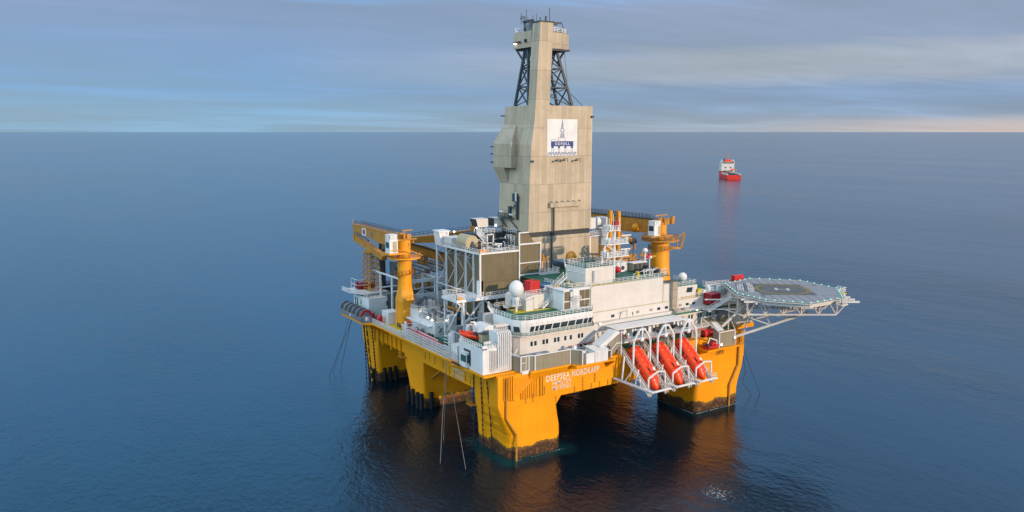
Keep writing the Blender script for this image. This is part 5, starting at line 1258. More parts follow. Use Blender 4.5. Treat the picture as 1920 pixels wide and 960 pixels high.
# trusses underneath
ax_ = V(.835, -.55, 0).normalized(); pp = V(ax_.y*-1, ax_.x, 0)
def HP(a, b, z): return V(77.5, -2.0, 0) + ax_*a + pp*b + V(0, 0, z)
for b in (-7.5, 0.5, 8.5):
    m = MB(); top, bot = HZ-1.2, HZ-4.9
    a0, a1 = -3, 20.5 if b else 24; ns = 5
    m.bar(HP(a0, b, top), HP(a1+3, b, top), .4); m.bar(HP(a0, b, bot), HP(a1, b, bot), .42)
    for k in range(ns+1):
        a = a0+(a1-a0)*k/ns; m.bar(HP(a, b, bot), HP(a, b-.5, top), .28); m.bar(HP(a, b, bot), HP(a, b+.9, top), .26)
        if k < ns:
            a2 = a0+(a1-a0)*(k+1)/ns; am = (a+a2)/2
            m.bar(HP(a, b, bot), HP(am, b, top), .26); m.bar(HP(am, b, top), HP(a2, b, bot), .26)
    m.bar(HP(a1, b, bot), HP(a1+3.2, b, top), .26)
    m.build('truss', M['cream'], hd)
m = MB()
for k in range(5):
    a = -2+k*5.2; m.bar(HP(a, -12, HZ-1.0), HP(a, 13, HZ-1.0), .3, .6)
for b in range(-11, 13, 3): m.bar(HP(-5, b, HZ-.75), HP(25, b, HZ-.75), .22, .5)
m.build('deck_joist', M['cream'], hd)
m = MB()
for p, q, w in (((72.5, -.1, 19.2), (88.4, -12.6, 26.6), .62), ((77.9, 3.2, 22), (92, -9, 27), .5), ((69.0, .4, 22.6), (77.5, -1.5, 29.2), .5), ((72.5, -.1, 19.2), (69, -.1, 17.4), .4), ((77.6, 0, 20), (77.3, -2.2, 27.1), .34), ((80.6, -6.4, 23.0), (79.9, -3.6, 27.1), .26), ((84.5, -9.5, 24.8), (83.9, -6.2, 27.1), .26), ((77.3, -2.3, 27.1), (84.4, -9.4, 24.8), .26), ((70.5, 1, 27.2), (80.6, -6.4, 23), .3), ((66, 4.8, 27), (79, -3, 27), .34), ((67, 5, 29.6), (79, -3, 29.6), .3)):
    m.bar(p, q, w)
m.build('diagonal_strut', M['cream'], hd)
# end landings with rails
m = MB().box(97.6, 101, -15.2, -12.2, HZ-1.1, HZ-.9); m.build('yellow_landing', M['walkyellow'], hd)
MB().rail([(97.8, -15.1, HZ-.9), (100.9, -15.1, HZ-.9), (100.9, -12.2, HZ-.9)], 1.5, 1, .12, 3).build('landing_railing', M['white'], hd)
m = MB().box(87.2, 90.0, -23.3, -21.5, HZ-1.6, HZ-1.3); m.build('end_landing', M['cream'], hd)
MB().rail([(87.3, -21.6, HZ-1.3), (87.3, -23.2, HZ-1.3), (89.9, -23.2, HZ-1.3), (89.9, -21.6, HZ-1.3)], 1.5, 1, .12, 3).build('landing_railing', M['white'], hd)
MB().bar((84, 12.5, 31), (76, 14, 31), 1.2, .3).rail([(76, 13.4, 31.1), (84, 12, 31.1)], 1.2, 1.2, .09, 3).build('access_bridge', M['cream'], hd)
# stairs up from the accommodation
k = thing('helideck_stair', (71, 4, 26.5), 'pale stair with handrails climbing from the accommodation walkway to the helideck', 'stairs')
MB().stairs((66.8, 3.4, 26.6), (73.4, 1.2, 30.4), 1.1).build('flight', M['steel'], k); MB().box(73, 78, -1.5, 2.4, 30.2, 30.5).build('landing', M['cream'], k)
MB().rail([(73, 2.3, 30.5), (73, -1.4, 30.5), (78, -1.4, 30.5)], 1.2, .9, .1, 3).build('railing', M['white'], k); m = MB()
for x, y in ((73.4, 2), (73.4, -1), (77.5, -1)): m.bar((x, y, 20.8 if y > 0 else 27), (x, y, 30.2), .24)
m.build('post', M['cream'], k)
skip_(69.6, 73.2, 5.2, 7.8, 27.6, 30.7, 'darkred', 'dark red container beside the stair up to the helideck'); 
skip_(76.6, 80.3, -1.6, 1.0, 28.6, 30.9, 'red', 'bright red container behind a white fence at the helideck edge')
k = thing('white_mesh_fence', (78, -2, 28.6), 'white grid fence in front of the bright red container at the helideck', 'fence'); m = MB()
for i in range(5): m.bar((76.4, -2.0, 28.4+i*.5), (79.8, -2.0, 28.4+i*.5), .12); m.bar((76.4+i*.85, -2, 28.4), (76.4+i*.85, -2, 30.4), .12)
m.build('grid', M['white'], k)
k = thing('far_fire_monitor', (89.6, 13.4, 31), 'red fire fighting box at the far edge of the helideck', 'fire box'); MB().box(87.8, 91.6, 13.0, 14.4, 30.6, 33.0).build('box', M['red'], k); MB().bar((88.5, 13, 30.8), (88.5, 10, 30.8), .3).bar((91, 13, 30.8), (91, 10, 30.8), .3).build('bracket', M['cream'], k)

# ================================================================== CRANES
CX, CY = 0.9, 55.0
BM = 1.5                                     # x of the boom's centre line
c1 = thing('left_deck_crane', (CX, CY, D), 'yellow pedestal crane on the left with its box boom folded over a lattice rest', 'crane')
m = MB(); n = 24
def sq(h, z, ro): 
    out = []
    for i in range(n):
        a = 2*math.pi*(i+.5)/n; c_, s_ = math.cos(a), math.sin(a); k_ = h/max(abs(c_), abs(s_)); rr_ = k_*(1-ro) + ro*1.98
        out.append((CX+rr_*c_, CY+rr_*s_, z))
    return out
m.loft([sq(2.25, D, 0), sq(2.25, 28.4, 0), sq(2.1, 31.6, .75), sq(2.1, 33.0, 1), sq(1, 40.4, 1)]); m.build('pedestal', M['yellow'], c1)
MB().tube((CX, CY, 40.4), (CX, CY, 45.4), 1.75, 24).build('kingpost', M['yellow'], c1)
MB().tube((CX, CY, 40.3), (CX, CY, 40.7), 4.6, 36).build('slew_platform', M['yellow'], c1)
m = MB().rail([(CX+4.5*math.cos(R(a)), CY+4.5*math.sin(R(a)), 40.7) for a in range(0, 360, 20)], 1.1, 1, .08, 3, True); m.rail([(CX+2.9*math.cos(R(a)), CY+2.9*math.sin(R(a)), 34.6+a/180) for a in range(150, 380, 20)], 1.1, 1, .08, 3)
m.build('railing', M['ochre'], c1)
m = MB()
for a in range(150, 370, 10):
    p = V(CX+2.5*math.cos(R(a)), CY+2.5*math.sin(R(a)), 34.5+a/180); q = V(CX+2.5*math.cos(R(a+10)), CY+2.5*math.sin(R(a+10)), 34.5+(a+10)/180); m.bar(p, q, 1.1, .12)
m.build('spiral_walkway', M['ochre'], c1)
cab_ = B(-4.6, -2.2, 52.6, 55.4, 42.2, 46.0).build('cab', M['steel'], c1)
B(-3.7, -2.5, 52.54, 52.6, 42.5, 45.4).build('cab_door', M['tan'], cab_); B(-4.66, -4.6, 53, 55, 43.6, 45.2).build('cab_window', M['glass'], cab_)
m = MB().box(-4.0, -2.0, 53.6, 56, 46.0, 47.2); m.rail([(-4.5, 55.4, 46), (-4.5, 52.7, 46), (-2.3, 52.7, 46)], 1.2, .8, .1, 3); m.build('cab_top', M['steel'], c1)
m = MB().box(-5.0, CX-1, 52, 57, 41.8, 42.15); m.bar((-4.9, 52, 43.1), (0.2, 51.3, 43.1), .12); m.bar((0.2, 51.3, 43.1), (4.6, 51.0, 41.2), .16); m.build('cab_gallery', M['yellow'], c1)
m = MB()
for k in range(14): 
    x = CX+rnd.uniform(-2.4, 2.2); y = CY+rnd.uniform(-1.4, 3); m.box(x, x+rnd.uniform(.5, 1.4), y, y+.9, 45.3, 45.5+rnd.uniform(.5, 1.6))
m.bar((CX-.6, CY, 47.9), (CX+2.3, CY-.6, 48.1), .5, .3); m.bar((CX, CY, 45.4), (CX, CY, 47.9), .35); m.bar((CX-3.2, CY-1.8, 45.5), (CX+3.0, CY-1.8, 45.7), .35, .3)
m.build('machinery', M['ochre'], c1)
m = MB().prism([(BM-1.1, 56.5, 46.2), (BM-1.1, 89.8, 46.3), (BM-1.1, 90.0, 44.5), (BM-1.1, 71, 42.7), (BM-1.1, 56.5, 42.6)], (2.2, 0, 0)); m.prism([(BM-1.25, 56.5, 46.2), (BM-1.25, 89.8, 46.3), (BM-1.25, 89.8, 46.55), (BM-1.25, 56.5, 46.45)], (2.5, 0, 0))
b1 = m.build('main_boom', M['ochre'], c1)
m = MB().prism([(BM-.8, 90.4, 44.2), (BM-.8, 90.4, 41.1), (BM-.8, 70, 37.6), (BM-.8, 69, 39.1), (BM-.8, 88.5, 43.2)], (1.6, 0, 0)); m.build('folded_jib', M['ochre'], c1)
m = MB().box(BM-1.0, BM+1.0, 89.8, 90.7, 41.2, 46.5); m.bar((BM-1, 90.4, 46.5), (BM-1, 90.4, 48.1), .15); m.build('knuckle', M['ochre'], c1)
m = MB().bar((BM-.9, 89.5, 44.2), (BM-.9, 79, 42.4), .55); m.build('hydraulic_ram', M['grey'], c1)
MB().rail([(BM-1.1, 89, 46.5), (BM-1.1, 60, 46.4)], 1.1, 1.2, .09, 2).rail([(BM+1.1, 89, 46.5), (BM+1.1, 60, 46.4)], 1.1, 1.2, .09, 2).build('boom_railing', M['dark'], c1)
sg_ = MB().box(BM-1.16, BM-1.10, 80, 83.2, 43.8, 46.0).build('sign', M['white'], c1); MB().box(BM-1.19, BM-1.16, 80.8, 82.4, 44.2, 45.6).build('sign_emblem', M['red'], sg_); MB().prism([(BM-1.2, 81, 44.3), (BM-1.2, 81.6, 44.3), (BM-1.2, 82.2, 45.5), (BM-1.2, 81.6, 45.5)], (.01, 0, 0)).build('sign_stripe', M['navy'], sg_)
MB().box(BM-1.16, BM-1.11, 75.5, 76.8, 43.4, 45.4).build('blue_patch', M['grey'], c1)
m = MB().tube((BM+3.5, 79, D), (BM+3.5, 79, 43.0), .95, 14).sphere((BM+3.5, 79, 43.2), 1.05, 14, 8); tag(m.build('exhaust_stack', M['dark']), 'dark round stack rising behind the folded jib of the left crane', 'stack')
text('7', 1.5, M['ochre'], c1, (CX+.4, CY-1.8, 44.0), FRONT, ext=.03)
k = thing('boom_rest_tower', (3, 83, 26.4), 'orange yellow lattice tower holding up the boom of the left crane', 'lattice tower')
bs = [(-.4, 76.2, 26.4), (3.6, 76.2, 26.4), (3.6, 81.8, 26.4), (-.4, 81.8, 26.4)]; tp = [(.4, 77.6, 38.6), (3.0, 77.6, 38.6), (3.0, 82.2, 38.6), (.4, 82.2, 38.6)]
MB().tower(bs, tp, 7, .16).build('lattice', M['ochre'], k); m = MB().box(0, 3.4, 77.2, 82.6, 38.6, 39.0); m.box(.8, 2.4, 79, 81, 39.0, 39.9); m.build('cradle_head', M['ochre'], k)
# right crane
QX, QY = 73.7, 30.0
c2 = thing('right_deck_crane', (QX, QY, D), 'orange yellow pedestal crane behind the accommodation on the right with its boom to the left', 'crane')
MB().lathe((QX, QY, 0), [(3.5, D), (3.35, 30), (2.85, 35), (2.7, 41), (2.7, 43)], 26).build('pedestal', M['yellow'], c2)
MB().tube((QX, QY, 43), (QX, QY, 48.2), 1.75, 22).build('kingpost', M['yellow'], c2)
MB().tube((QX, QY, 42.7), (QX, QY, 43.15), 5.6, 36).build('slew_platform', M['ochre'], c2)
m = MB().rail([(QX+5.5*math.cos(R(a)), QY+5.5*math.sin(R(a)), 43.15) for a in range(0, 360, 20)], 1.1, 1, .09, 3, True); m.rail([(QX+3.6*math.cos(R(a)), QY+3.6*math.sin(R(a)), 40.2) for a in range(90, 300, 20)], 1.1, 1, .09, 3)
m.build('railing', M['ochre'], c2)
MB().tube((QX, QY, 40.0), (QX, QY, 40.3), 3.7, 28).build('lower_gallery', M['ochre'], c2)
m = MB().bar((QX+3, QY-1.5, 40.4), (QX+6.8, QY-1.5, 40.0), .5, .7); m.bar((QX+6.8, QY-1.5, 40), (QX+8.2, QY-1.5, 44.4), .3); m.bar((QX+7.4, QY-1.5, 40.0), (QX+8.8, QY-1.5, 44.4), .2); m.bar((QX+5, QY-1.5, 43.2), (QX+8.5, QY-1.5, 44.6), .3); m.bar((QX+5.4, QY-1.5, 43), (QX+5.6, QY-1.5, 40.2), .25); m.build('side_ladder_arm', M['ochre'], c2)
cab_ = B(68.5, 71.0, 27.2, 29.8, 44.6, 47.9).build('cab', M['steel'], c2); B(70.0, 71.0, 27.14, 27.2, 44.9, 47.6).build('cab_door', M['tan'], cab_); B(68.44, 68.5, 27.5, 29.5, 46, 47.5).build('cab_window', M['glass'], cab_)
m = MB().box(69.2, 71.8, 28, 30.4, 47.9, 48.9); m.rail([(68.5, 29.6, 47.9), (68.5, 27.3, 47.9), (71, 27.3, 47.9)], 1.1, .8, .1, 3); m.build('cab_top', M['steel'], c2)
m = MB().box(66.8, QX+2, 26.6, 31, 44.2, 44.55); m.bar((QX-2, 27, 45.2), (QX+3.5, 26.4, 42.6), .3); m.build('cab_gallery', M['ochre'], c2)
m = MB()
for k in range(18):
    x = QX+rnd.uniform(-2.5, 4.2); y = QY+rnd.uniform(-2.5, 2); m.box(x, x+rnd.uniform(.5, 1.4), y, y+.9, 47.6, 48.2+rnd.uniform(.4, 1.6))
m.bar((QX-2.2, QY, 50.2), (QX+2.2, QY-.4, 50.4), .5, .3); m.bar((QX, QY, 48), (QX, QY, 50.3), .3); m.build('machinery', M['ochre'], c2)
bd = V(59.0-QX, 67-QY, 0).normalized(); bn = V(-bd.y, bd.x, 0)
def bq2(s_, z, o=0): p = V(QX, QY, z)+bd*s_+bn*o; return tuple(p)
m = MB().prism([bq2(1.5, 48.9, 1.1), bq2(42, 50.2, 1.1), bq2(42, 47.2, 1.1), bq2(28, 45.3, 1.1), bq2(8, 44.7, 1.1), bq2(1.5, 44.9, 1.1)], tuple(bn*-2.2)); m.build('main_boom', M['ochre'], c2)
MB().prism([bq2(1.5, 48.9, 1.25), bq2(42, 50.2, 1.25), bq2(42, 50.45, 1.25), bq2(1.5, 49.15, 1.25)], tuple(bn*-2.5)).build('boom_top_flange', M['dark'], c2)
MB().rail([bq2(3, 49.1, 1.1), bq2(41, 50.4, 1.1)], 1.1, 1.2, .09, 2).rail([bq2(3, 49.1, -1.1), bq2(41, 50.4, -1.1)], 1.1, 1.2, .09, 2).build('boom_railing', M['dark'], c2)
MB().sphere(bq2(7.5, 46.3, 1.6), 1.25, 16, 10).build('yellow_float', M['yellow'], c2)
k = thing('auxiliary_jib', (70, 45, 36), 'weathered yellow short jib with a hanging hook line between the posts and the right crane', 'jib')
MB().bar((62, 45, 47.2), (75.6, 45, 40.8), 1.0, 1.3).build('jib', M['ochre'], k); MB().tube((76.2, 44.4, 40.6), (76.2, 45.6, 40.6), 1.15, 16).build('sheave', M['dark'], k); MB().tube((76.3, 45, 39.6), (76.3, 45, 35.2), .08, 6).box(75.9, 76.6, 44.7, 45.3, 34.4, 35.3).build('hook_line', M['dark'], k)
MB().tube((62, 45, D), (62, 45, 47), 1.0, 14).build('pedestal', M['ochre'], k)
k = thing('orange_deck_structure', (58, 36, 36), 'weathered yellow girders and pipes crowded behind the mast', 'structure')
m = MB(); 
for i in range(26): x = rnd.uniform(47.5, 66); y = rnd.uniform(26, 33); z = rnd.uniform(36, 40.5); d = rnd.choice([V(rnd.uniform(2, 5), 0, 0), V(0, 0, rnd.uniform(1, 3)), V(rnd.uniform(1, 2), 0, rnd.uniform(1, 2))]); m.bar((x, y, z), V(x, y, z)+d, rnd.uniform(.2, .5))
m.tower([(47.5, 25, 37), (50, 25, 37), (50, 27, 37), (47.5, 27, 37)], [(47.8, 25, 44), (49.6, 25, 44), (49.6, 27, 44), (47.8, 27, 44)], 4, .2); m.bar((47, 26, 40.3), (62, 30, 39.0), 1.1, 1.0); m.bar((47, 25, 42.5), (55, 26, 41.5), .5)
m.build('girder', M['ochre'], k); m = MB().box(49, 66, 27, 34, D, 37.6); m.build('base_block', M['dark'], k)
# third crane boom and girder behind the left crane
k = thing('rear_pipe_crane', (26, 75, D), 'weathered yellow box boom with a small sign lying left to right behind the dark module', 'crane')
m = MB().prism([(8.5, 74, 43.2), (8.5, 74, 41.6), (20, 74, 41.0), (36, 74, 41.4), (36, 74, 44.2), (20, 74, 43.3)], (0, 2, 0)); m.build('boom', M['ochre'], k)
MB().tube((36, 75, D), (36, 75, 46), 1.9, 18).build('pedestal', M['ochre'], k); MB().rail([(9, 74, 43.3), (35, 74, 44.2)], 1.1, 1.5, .09, 2).build('boom_railing', M['dark'], k)
s2_ = B(20.4, 23.2, 73.9, 73.99, 41.5, 42.8).build('sign', M['white'], k); B(21.2, 22.3, 73.86, 73.9, 41.8, 42.5).build('sign_emblem', M['red'], s2_)
m = MB().prism([(10.5, 71.5, 41.6), (10.5, 71.5, 39.6), (27, 71.5, 33.0), (27, 71.5, 35.8), (16, 71.5, 40.6)], (0, 1.6, 0)); m.build('jib', M['ochre'], k)
m = MB().bar((10.6, 71.4, 41.9), (27, 71.4, 36.2), .5, .35); m.build('jib_top_rail', M['dark'], k)
k = thing('small_lattice_tower', (15.8, 73, 28), 'small weathered yellow lattice trestle behind the left crane pedestal', 'lattice tower')
MB().tower([(13.6, 71.5, 27), (17.8, 71.5, 27), (17.8, 74, 27), (13.6, 74, 27)], [(14.8, 72, 37.5), (16.8, 72, 37.5), (16.8, 74, 37.5), (14.8, 74, 37.5)], 5, .22).build('lattice', M['ochre'], k)
k = thing('brown_tank_bank', (8, 70, 24), 'dark brown tanks and ducts standing behind the left crane', 'tank')
for i in range(3): MB().tube((9+i*3.4, 79, D), (9+i*3.4, 79, 35.5-i), 1.5, 16).build('tank', M['grey'], k)

# ================================================================== LEFT REAR HOUSE AND CABLE REELS
lh = thing('rear_deckhouse', (1, 77, D), 'white deckhouse at the far left corner with a railed wing platform', 'deckhouse')
m = MB().box(-3, 5, 71.5, 83, D, 26.2); wl = m.build('walls', M['white'], lh)
m = MB().prism([(-5.6, 80, 26.9), (-3.05, 75, 26.9), (5, 75, 26.9), (5, 86, 26.9), (-5.6, 86, 26.9)], (0, 0, .35)); m.build('wing_platform', M['white'], lh)
MB().rail([(-2.9, 71.6, 26.3), (-2.9, 75, 26.4)], 1.1, 1.1, .09, 3).rail([(-3, 75.1, 27.2), (-5.5, 80.1, 27.2), (-5.5, 85.9, 27.2)], .9, .9, .13, 3).rail([(-2.9, 71.6, 26.3), (5, 71.6, 26.3)], 1.1, 1.1, .09, 3).build('railing', M['white'], lh)
MB().rail([(-2.6, 85.6, 27.2), (-2.6, 80.5, 27.2), (.9, 80.5, 27.2)], 3.2, 2.5, .16, 2).build('tall_frame', M['white'], lh)
B(2.6, 4.2, 71.44, 71.5, 23.6, 25.0).build('window', M['dark'], wl); B(-3.05, -3, 77.0, 77.6, 23.6, 25).build('window', M['dark'], wl); B(-3.05, -3, 79.6, 80.3, 23, 25.2).build('door', M['dark'], wl); B(-3.05, -3, 81.2, 81.9, 23, 25.2).build('door', M['green'], wl)
tag(B(-1.8, 3.2, 81.5, 84.5, 27.3, 29.2).build('dark_red_locker', M['darkred']), 'dark red locker on the far left wing platform under the white frame', 'locker')
k = thing('roof_generator', (8, 84, 26), 'blue and dark machinery with a red top on the roof right of the lattice tower', 'machinery'); MB().box(6, 13, 78, 84, 24, 28.6).build('casing', M['dark'], k); MB().box(7, 10, 77.8, 78, 26, 28).build('blue_panel', M['blue'], k); MB().box(9.5, 12.5, 77.6, 79, 27.4, 29).build('red_top', M['darkred'], k)
B(5, 14, 76, 77.2, D, 25.4).build('white_block', M['white'], k); MB().tube((13.8, 77, 24), (13.8, 77, 28.8), 1.2, 14).build('pale_tank', M['steel'], k)
k = thing('deck_stair', (5.6, 69.5, D), 'grey stair leading down from the white rear deckhouse to the green deck', 'stairs'); MB().stairs((4.8, 70.8, 25.8), (6.6, 65.6, 21.0), 1.5).build('flight', M['grey'], k)
rw = thing('cable_reel_rack', (-5.8, 74, 20.8), 'row of big dark cable reels with red cores on the far left edge', 'cable reels')
for i in range(5):
    y0 = 67.4+i*3.0; 
    MB().tube((-5.9, y0, 22.3), (-5.9, y0+2.2, 22.3), 1.7, 22).build('wound_cable', M['dark'], rw)
    m = MB().tube((-5.9, y0-.35, 22.3), (-5.9, y0-.02, 22.3), 2.0, 24).tube((-5.9, y0+2.2, 22.3), (-5.9, y0+2.5, 22.3), 2.0, 24); m.build('flange', M['grey'], rw)
    MB().tube((-5.9, y0-.75, 22.3), (-5.9, y0-.40, 22.3), 1.8, 22).build('red_rim', M['red'], rw); MB().tube((-5.9, y0-.82, 22.3), (-5.9, y0-.74, 22.3), 1.15, 20).build('hub', M['grey'], rw)
m = MB().box(-7.6, -4.4, 65.6, 81.5, 20.6, 21.0); m.box(-7.9, -7.3, 66.2, 81, 20.9, 22.2); m.hexa([(-7.4, 65.3, 20.7), (-4.6, 64.6, 20.7), (-4.6, 66.6, 20.7), (-7.4, 66.8, 20.7), (-7.3, 65.6, 22.6), (-4.6, 65.2, 22.4), (-4.6, 66.4, 22.4), (-7.3, 66.6, 22.6)]); m.build('frame', M['grey'], rw)
m = MB().box(-6.9, -5.9, 65.1, 65.35, 21.3, 22.2); m.box(-7.98, -7.9, 73.6, 74.4, 21.2, 22.0); m.build('white_plate', M['white'], rw)
k = thing('white_service_block', (1.5, 67, D), 'plain white block in front of the left crane pedestal by the green deck', 'locker'); MB().box(-2.6, .8, 59.0, 63.2, D, 24.2).build('body', M['white'], k); MB().box(-2.7, .9, 58.9, 63.3, 24.2, 24.35).build('lid', M['steel'], k)
k = thing('red_hose_cabinet', (-4.2, 62, D), 'red valve and hose cabinet on the side deck near the cable reels', 'hose cabinet'); MB().box(-4.6, -3.4, 61, 62.2, D, 22.4).build('body', M['red'], k); MB().prism([(-4.7, 60.8, 22.4), (-3.3, 60.8, 22.4), (-4, 60.8, 23.6)], (0, 1.5, 0)).build('hood', M['red'], k)
tag(MB().box(-5.0, -4.2, 64.6, 65.8, D, 23.2).box(-5.1, -4.1, 64.5, 65.9, 23.2, 23.35).build('dark_red_locker', M['darkred']), 'small dark red locker at the head of the far mooring chains', 'locker')
k = thing('small_red_winch', (-2.6, 45.5, D+1), 'small red winch drum in the white cage at the foot of the left crane', 'winch'); MB().tube((-3.2, 46.5, 23.6), (-1.6, 46.5, 23.6), .7, 14).build('drum', M['red'], k); MB().box(-3.4, -3.2, 45.8, 47.2, D, 24.3).box(-1.6, -1.4, 45.8, 47.2, D, 24.3).build('frame', M['white'], k)
k = thing('red_gangway', (-3.1, 35, 21.8), 'long dark red gangway lying behind the white lattice bulwark', 'gangway'); MB().bar((-3.3, 26.5, 22.0), (-3.0, 44.5, 22.2), 1.3, .9).build('body', M['red'], k); m = MB().bar((-2.5, 26.5, 22.6), (-2.3, 44.5, 22.8), .16, .2); 
for y in (28, 35, 42): m.box(-3.8, -2.4, y, y+.3, D, 21.6)
m.build('trestle', M['steel'], k)
tag(MB().box(-2.6, 1.0, 25.6, 29.2, D, 23.4).box(-2.7, 1.1, 25.5, 29.3, 23.4, 23.55).rail([(-2.6, 25.6, 23.5), (1, 25.6, 23.5)], .8, .9, .1, 2).build('green_container', M['greenbox']), 'dark green container at the near end of the red gangway', 'container')
# stepped white module with lit lamps
wm = thing('white_pump_house', (3.5, 44, D), 'stepped white machinery house with lit lamps left of the module trusses', 'pump house')
MB().box(.9, 7.0, 37.5, 47.5, D, 25.0).build('front_block', M['white'], wm); MB().box(5.0, 7.3, 37.2, 39.2, D, 26.6).build('corner_cabinet', M['white'], wm); MB().box(1.2, 8, 47.5, 57, D, 26.6).build('rear_block', M['white'], wm); MB().box(-.2, 1.2, 44, 56, 22.2, 22.6).box(-.2, .9, 39, 56, 23.8, 24.1).build('side_ledge', M['steel'], wm)
m = MB()
for k in range(9): y = 38.5+k*1.0; m.box(.84, .9, y, y+.35, 22.2, 24.6)
m.build('wall_rib', M['steel'], wm)
MB().rail([(1.0, 47, 25), (1.0, 37.6, 25), (4.9, 37.6, 25)], 1.15, 1.1, .1, 3).rail([(1.3, 56, 26.6), (1.3, 47.6, 26.6), (7.8, 47.6, 26.6)], 1.1, 1.1, .1, 3).build('railing', M['white'], wm)
m = MB()
for k in range(10): y = 38.2+k*.62; m.bar((6.9, y, 25.0), (6.9, y, 27.2), .13)
for z in (25.6, 26.2, 26.8, 27.2): m.bar((6.9, 38.2, z), (6.9, 44.2, z), .13)
m.build('lattice_screen', M['white'], wm)
m = MB()
for k in range(26): x = rnd.uniform(1.5, 6.5); y = rnd.uniform(38.5, 46.5); m.box(x, x+rnd.uniform(.3, 1), y, y+.6, 25, 25+rnd.uniform(.4, 2.4))
for k in range(18): x = rnd.uniform(1.5, 7.5); y = rnd.uniform(48, 56.5); m.box(x, x+rnd.uniform(.4, 1.6), y, y+1.2, 26.6, 26.6+rnd.uniform(.5, 2.4))
m.build('roof_equipment', M['grey'], wm)
m = MB()
for k in range(14): x = rnd.uniform(1.5, 7.5); y = rnd.uniform(48, 56.5); m.box(x, x+.8, y, y+.8, 26.6, 26.6+rnd.uniform(.5, 2.0))
for k in range(16): x = rnd.uniform(1.5, 6.5); y = rnd.uniform(38.5, 46.5); a = V(x, y, 25+rnd.uniform(.3, 2)); m.bar(a, a+V(0, rnd.uniform(.5, 2.5), 0), .14); m.bar(a, (x, y, 25), .12)
m.build('white_fitting', M['white'], wm)
m = MB()
for k in range(16): x = rnd.uniform(1.7, 4.6); z = rnd.uniform(21.2, 24.2); m.box(x, x+rnd.uniform(.2, .8), 37.35, 37.5, z, z+rnd.uniform(.1, .7))
m.build('grey_fitting', M['grey'], wm)
k = thing('side_deck_machinery', (-.8, 42, D), 'grey winches and valves along the left side deck behind the red gangway', 'machinery'); m = MB()
for i in range(16): y = rnd.uniform(30, 56); x = rnd.uniform(-1.6, -.4); m.box(x, x+.8, y, y+rnd.uniform(.5, 1.6), D, D+rnd.uniform(.6, 1.9))
m.build('casing', M['grey'], k); m = MB()
for i in range(8): y = rnd.uniform(30, 54); m.tube((-1.2, y, 22), (-.4, y, 22), .6, 12)
m.build('drum', M['dark'], k); m = MB()
for i in range(8): y = rnd.uniform(30, 56); m.box(-1.6, -.6, y, y+.5, D, D+1.3)
m.build('green_valve', M['greenbox'], k)
k = thing('midship_machinery', (9, 27, D), 'jumble of grey machinery, pipes and cabinets between the near white house and the module', 'machinery'); m = MB()
for i in range(40): x = rnd.uniform(2.5, 20); y = rnd.uniform(21, 32); m.box(x, x+rnd.uniform(.4, 2.2), y, y+rnd.uniform(.5, 2), D, D+rnd.uniform(.8, 3.6))
m.build('casing', M['grey'], k); m = MB()
for i in range(36): x = rnd.uniform(-1, 18); y = rnd.uniform(20, 32); a = V(x, y, D+rnd.uniform(.4, 3.6)); m.bar(a, a+rnd.choice([V(rnd.uniform(1, 4), 0, 0), V(0, rnd.uniform(1, 4), 0)]), rnd.uniform(.12, .3)); m.bar(a, (x, y, D), .14)
m.build('pipework', M['steel'], k); m = MB()
for i in range(9): x = rnd.uniform(0, 14); y = rnd.uniform(20, 31); m.box(x, x+rnd.uniform(.8, 1.8), y, y+1.2, D, D+rnd.uniform(1.5, 3.2))
m.build('white_cabinet', M['white'], k); m = MB()
for i in range(6): x = rnd.uniform(0, 12); y = rnd.uniform(22, 31); m.box(x, x+1.3, y, y+1.1, D, D+rnd.uniform(.8, 2))
m.build('blue_cabinet', M['blue'], k)

k = thing('deck_pipe_run', (4, 20, D), 'dense run of thin pale pipes and handrails on the left deck behind the corner house', 'pipework')
for j in range(16):
    y = 16+rnd.uniform(0, 17); x = rnd.uniform(-1, 6); z = D+rnd.uniform(.3, 4.6)
    MB().path([(x, y, D), (x, y, z), (x+rnd.uniform(2, 9), y, z), (x+rnd.uniform(6, 9), y+rnd.uniform(.5, 5), z)], rnd.uniform(.06, .14), 6).build('pipe', M[rnd.choice(['steel', 'white', 'ochre', 'grey'])], k)
for j in range(7):
    y = 15.5+j*2.4; MB().rail([(rnd.uniform(2, 5), y, D+rnd.choice([0, 2.4, 3.6])), (rnd.uniform(9, 16), y, D+2.4)], 1.1, 1.1, .075, 3).build('handrail', M['white'], k)
k = thing('module_roof_pipes', (20, 36, 43.5), 'tangle of thin pale pipes and small stacks on the dark module roof beside the derrick', 'pipework')
for j in range(22):
    x = rnd.uniform(14.5, 25); y = rnd.uniform(31, 43); z = 43.5+rnd.uniform(.5, 3.4)
    MB().path([(x, y, 43.5), (x, y, z), (x+rnd.uniform(-3, 3), y+rnd.uniform(-.5, 3), z)], rnd.uniform(.06, .15), 6).build('pipe', M[rnd.choice(['steel', 'white', 'grey', 'dark'])], k)
k = thing('reel_deck_fittings', (2, 66, D), 'small pale lockers, bollards and pipes beside the left crane foot', 'fittings')
for j in range(20):
    x = rnd.uniform(3.6, 9); y = rnd.uniform(57, 68); h_ = rnd.uniform(.6, 3.4); MB().box(x, x+rnd.uniform(.3, 1.4), y, y+rnd.uniform(.3, 1.4), D, D+h_).build('locker', M[rnd.choice(['steel', 'white', 'grey', 'darkred', 'dark'])], k)

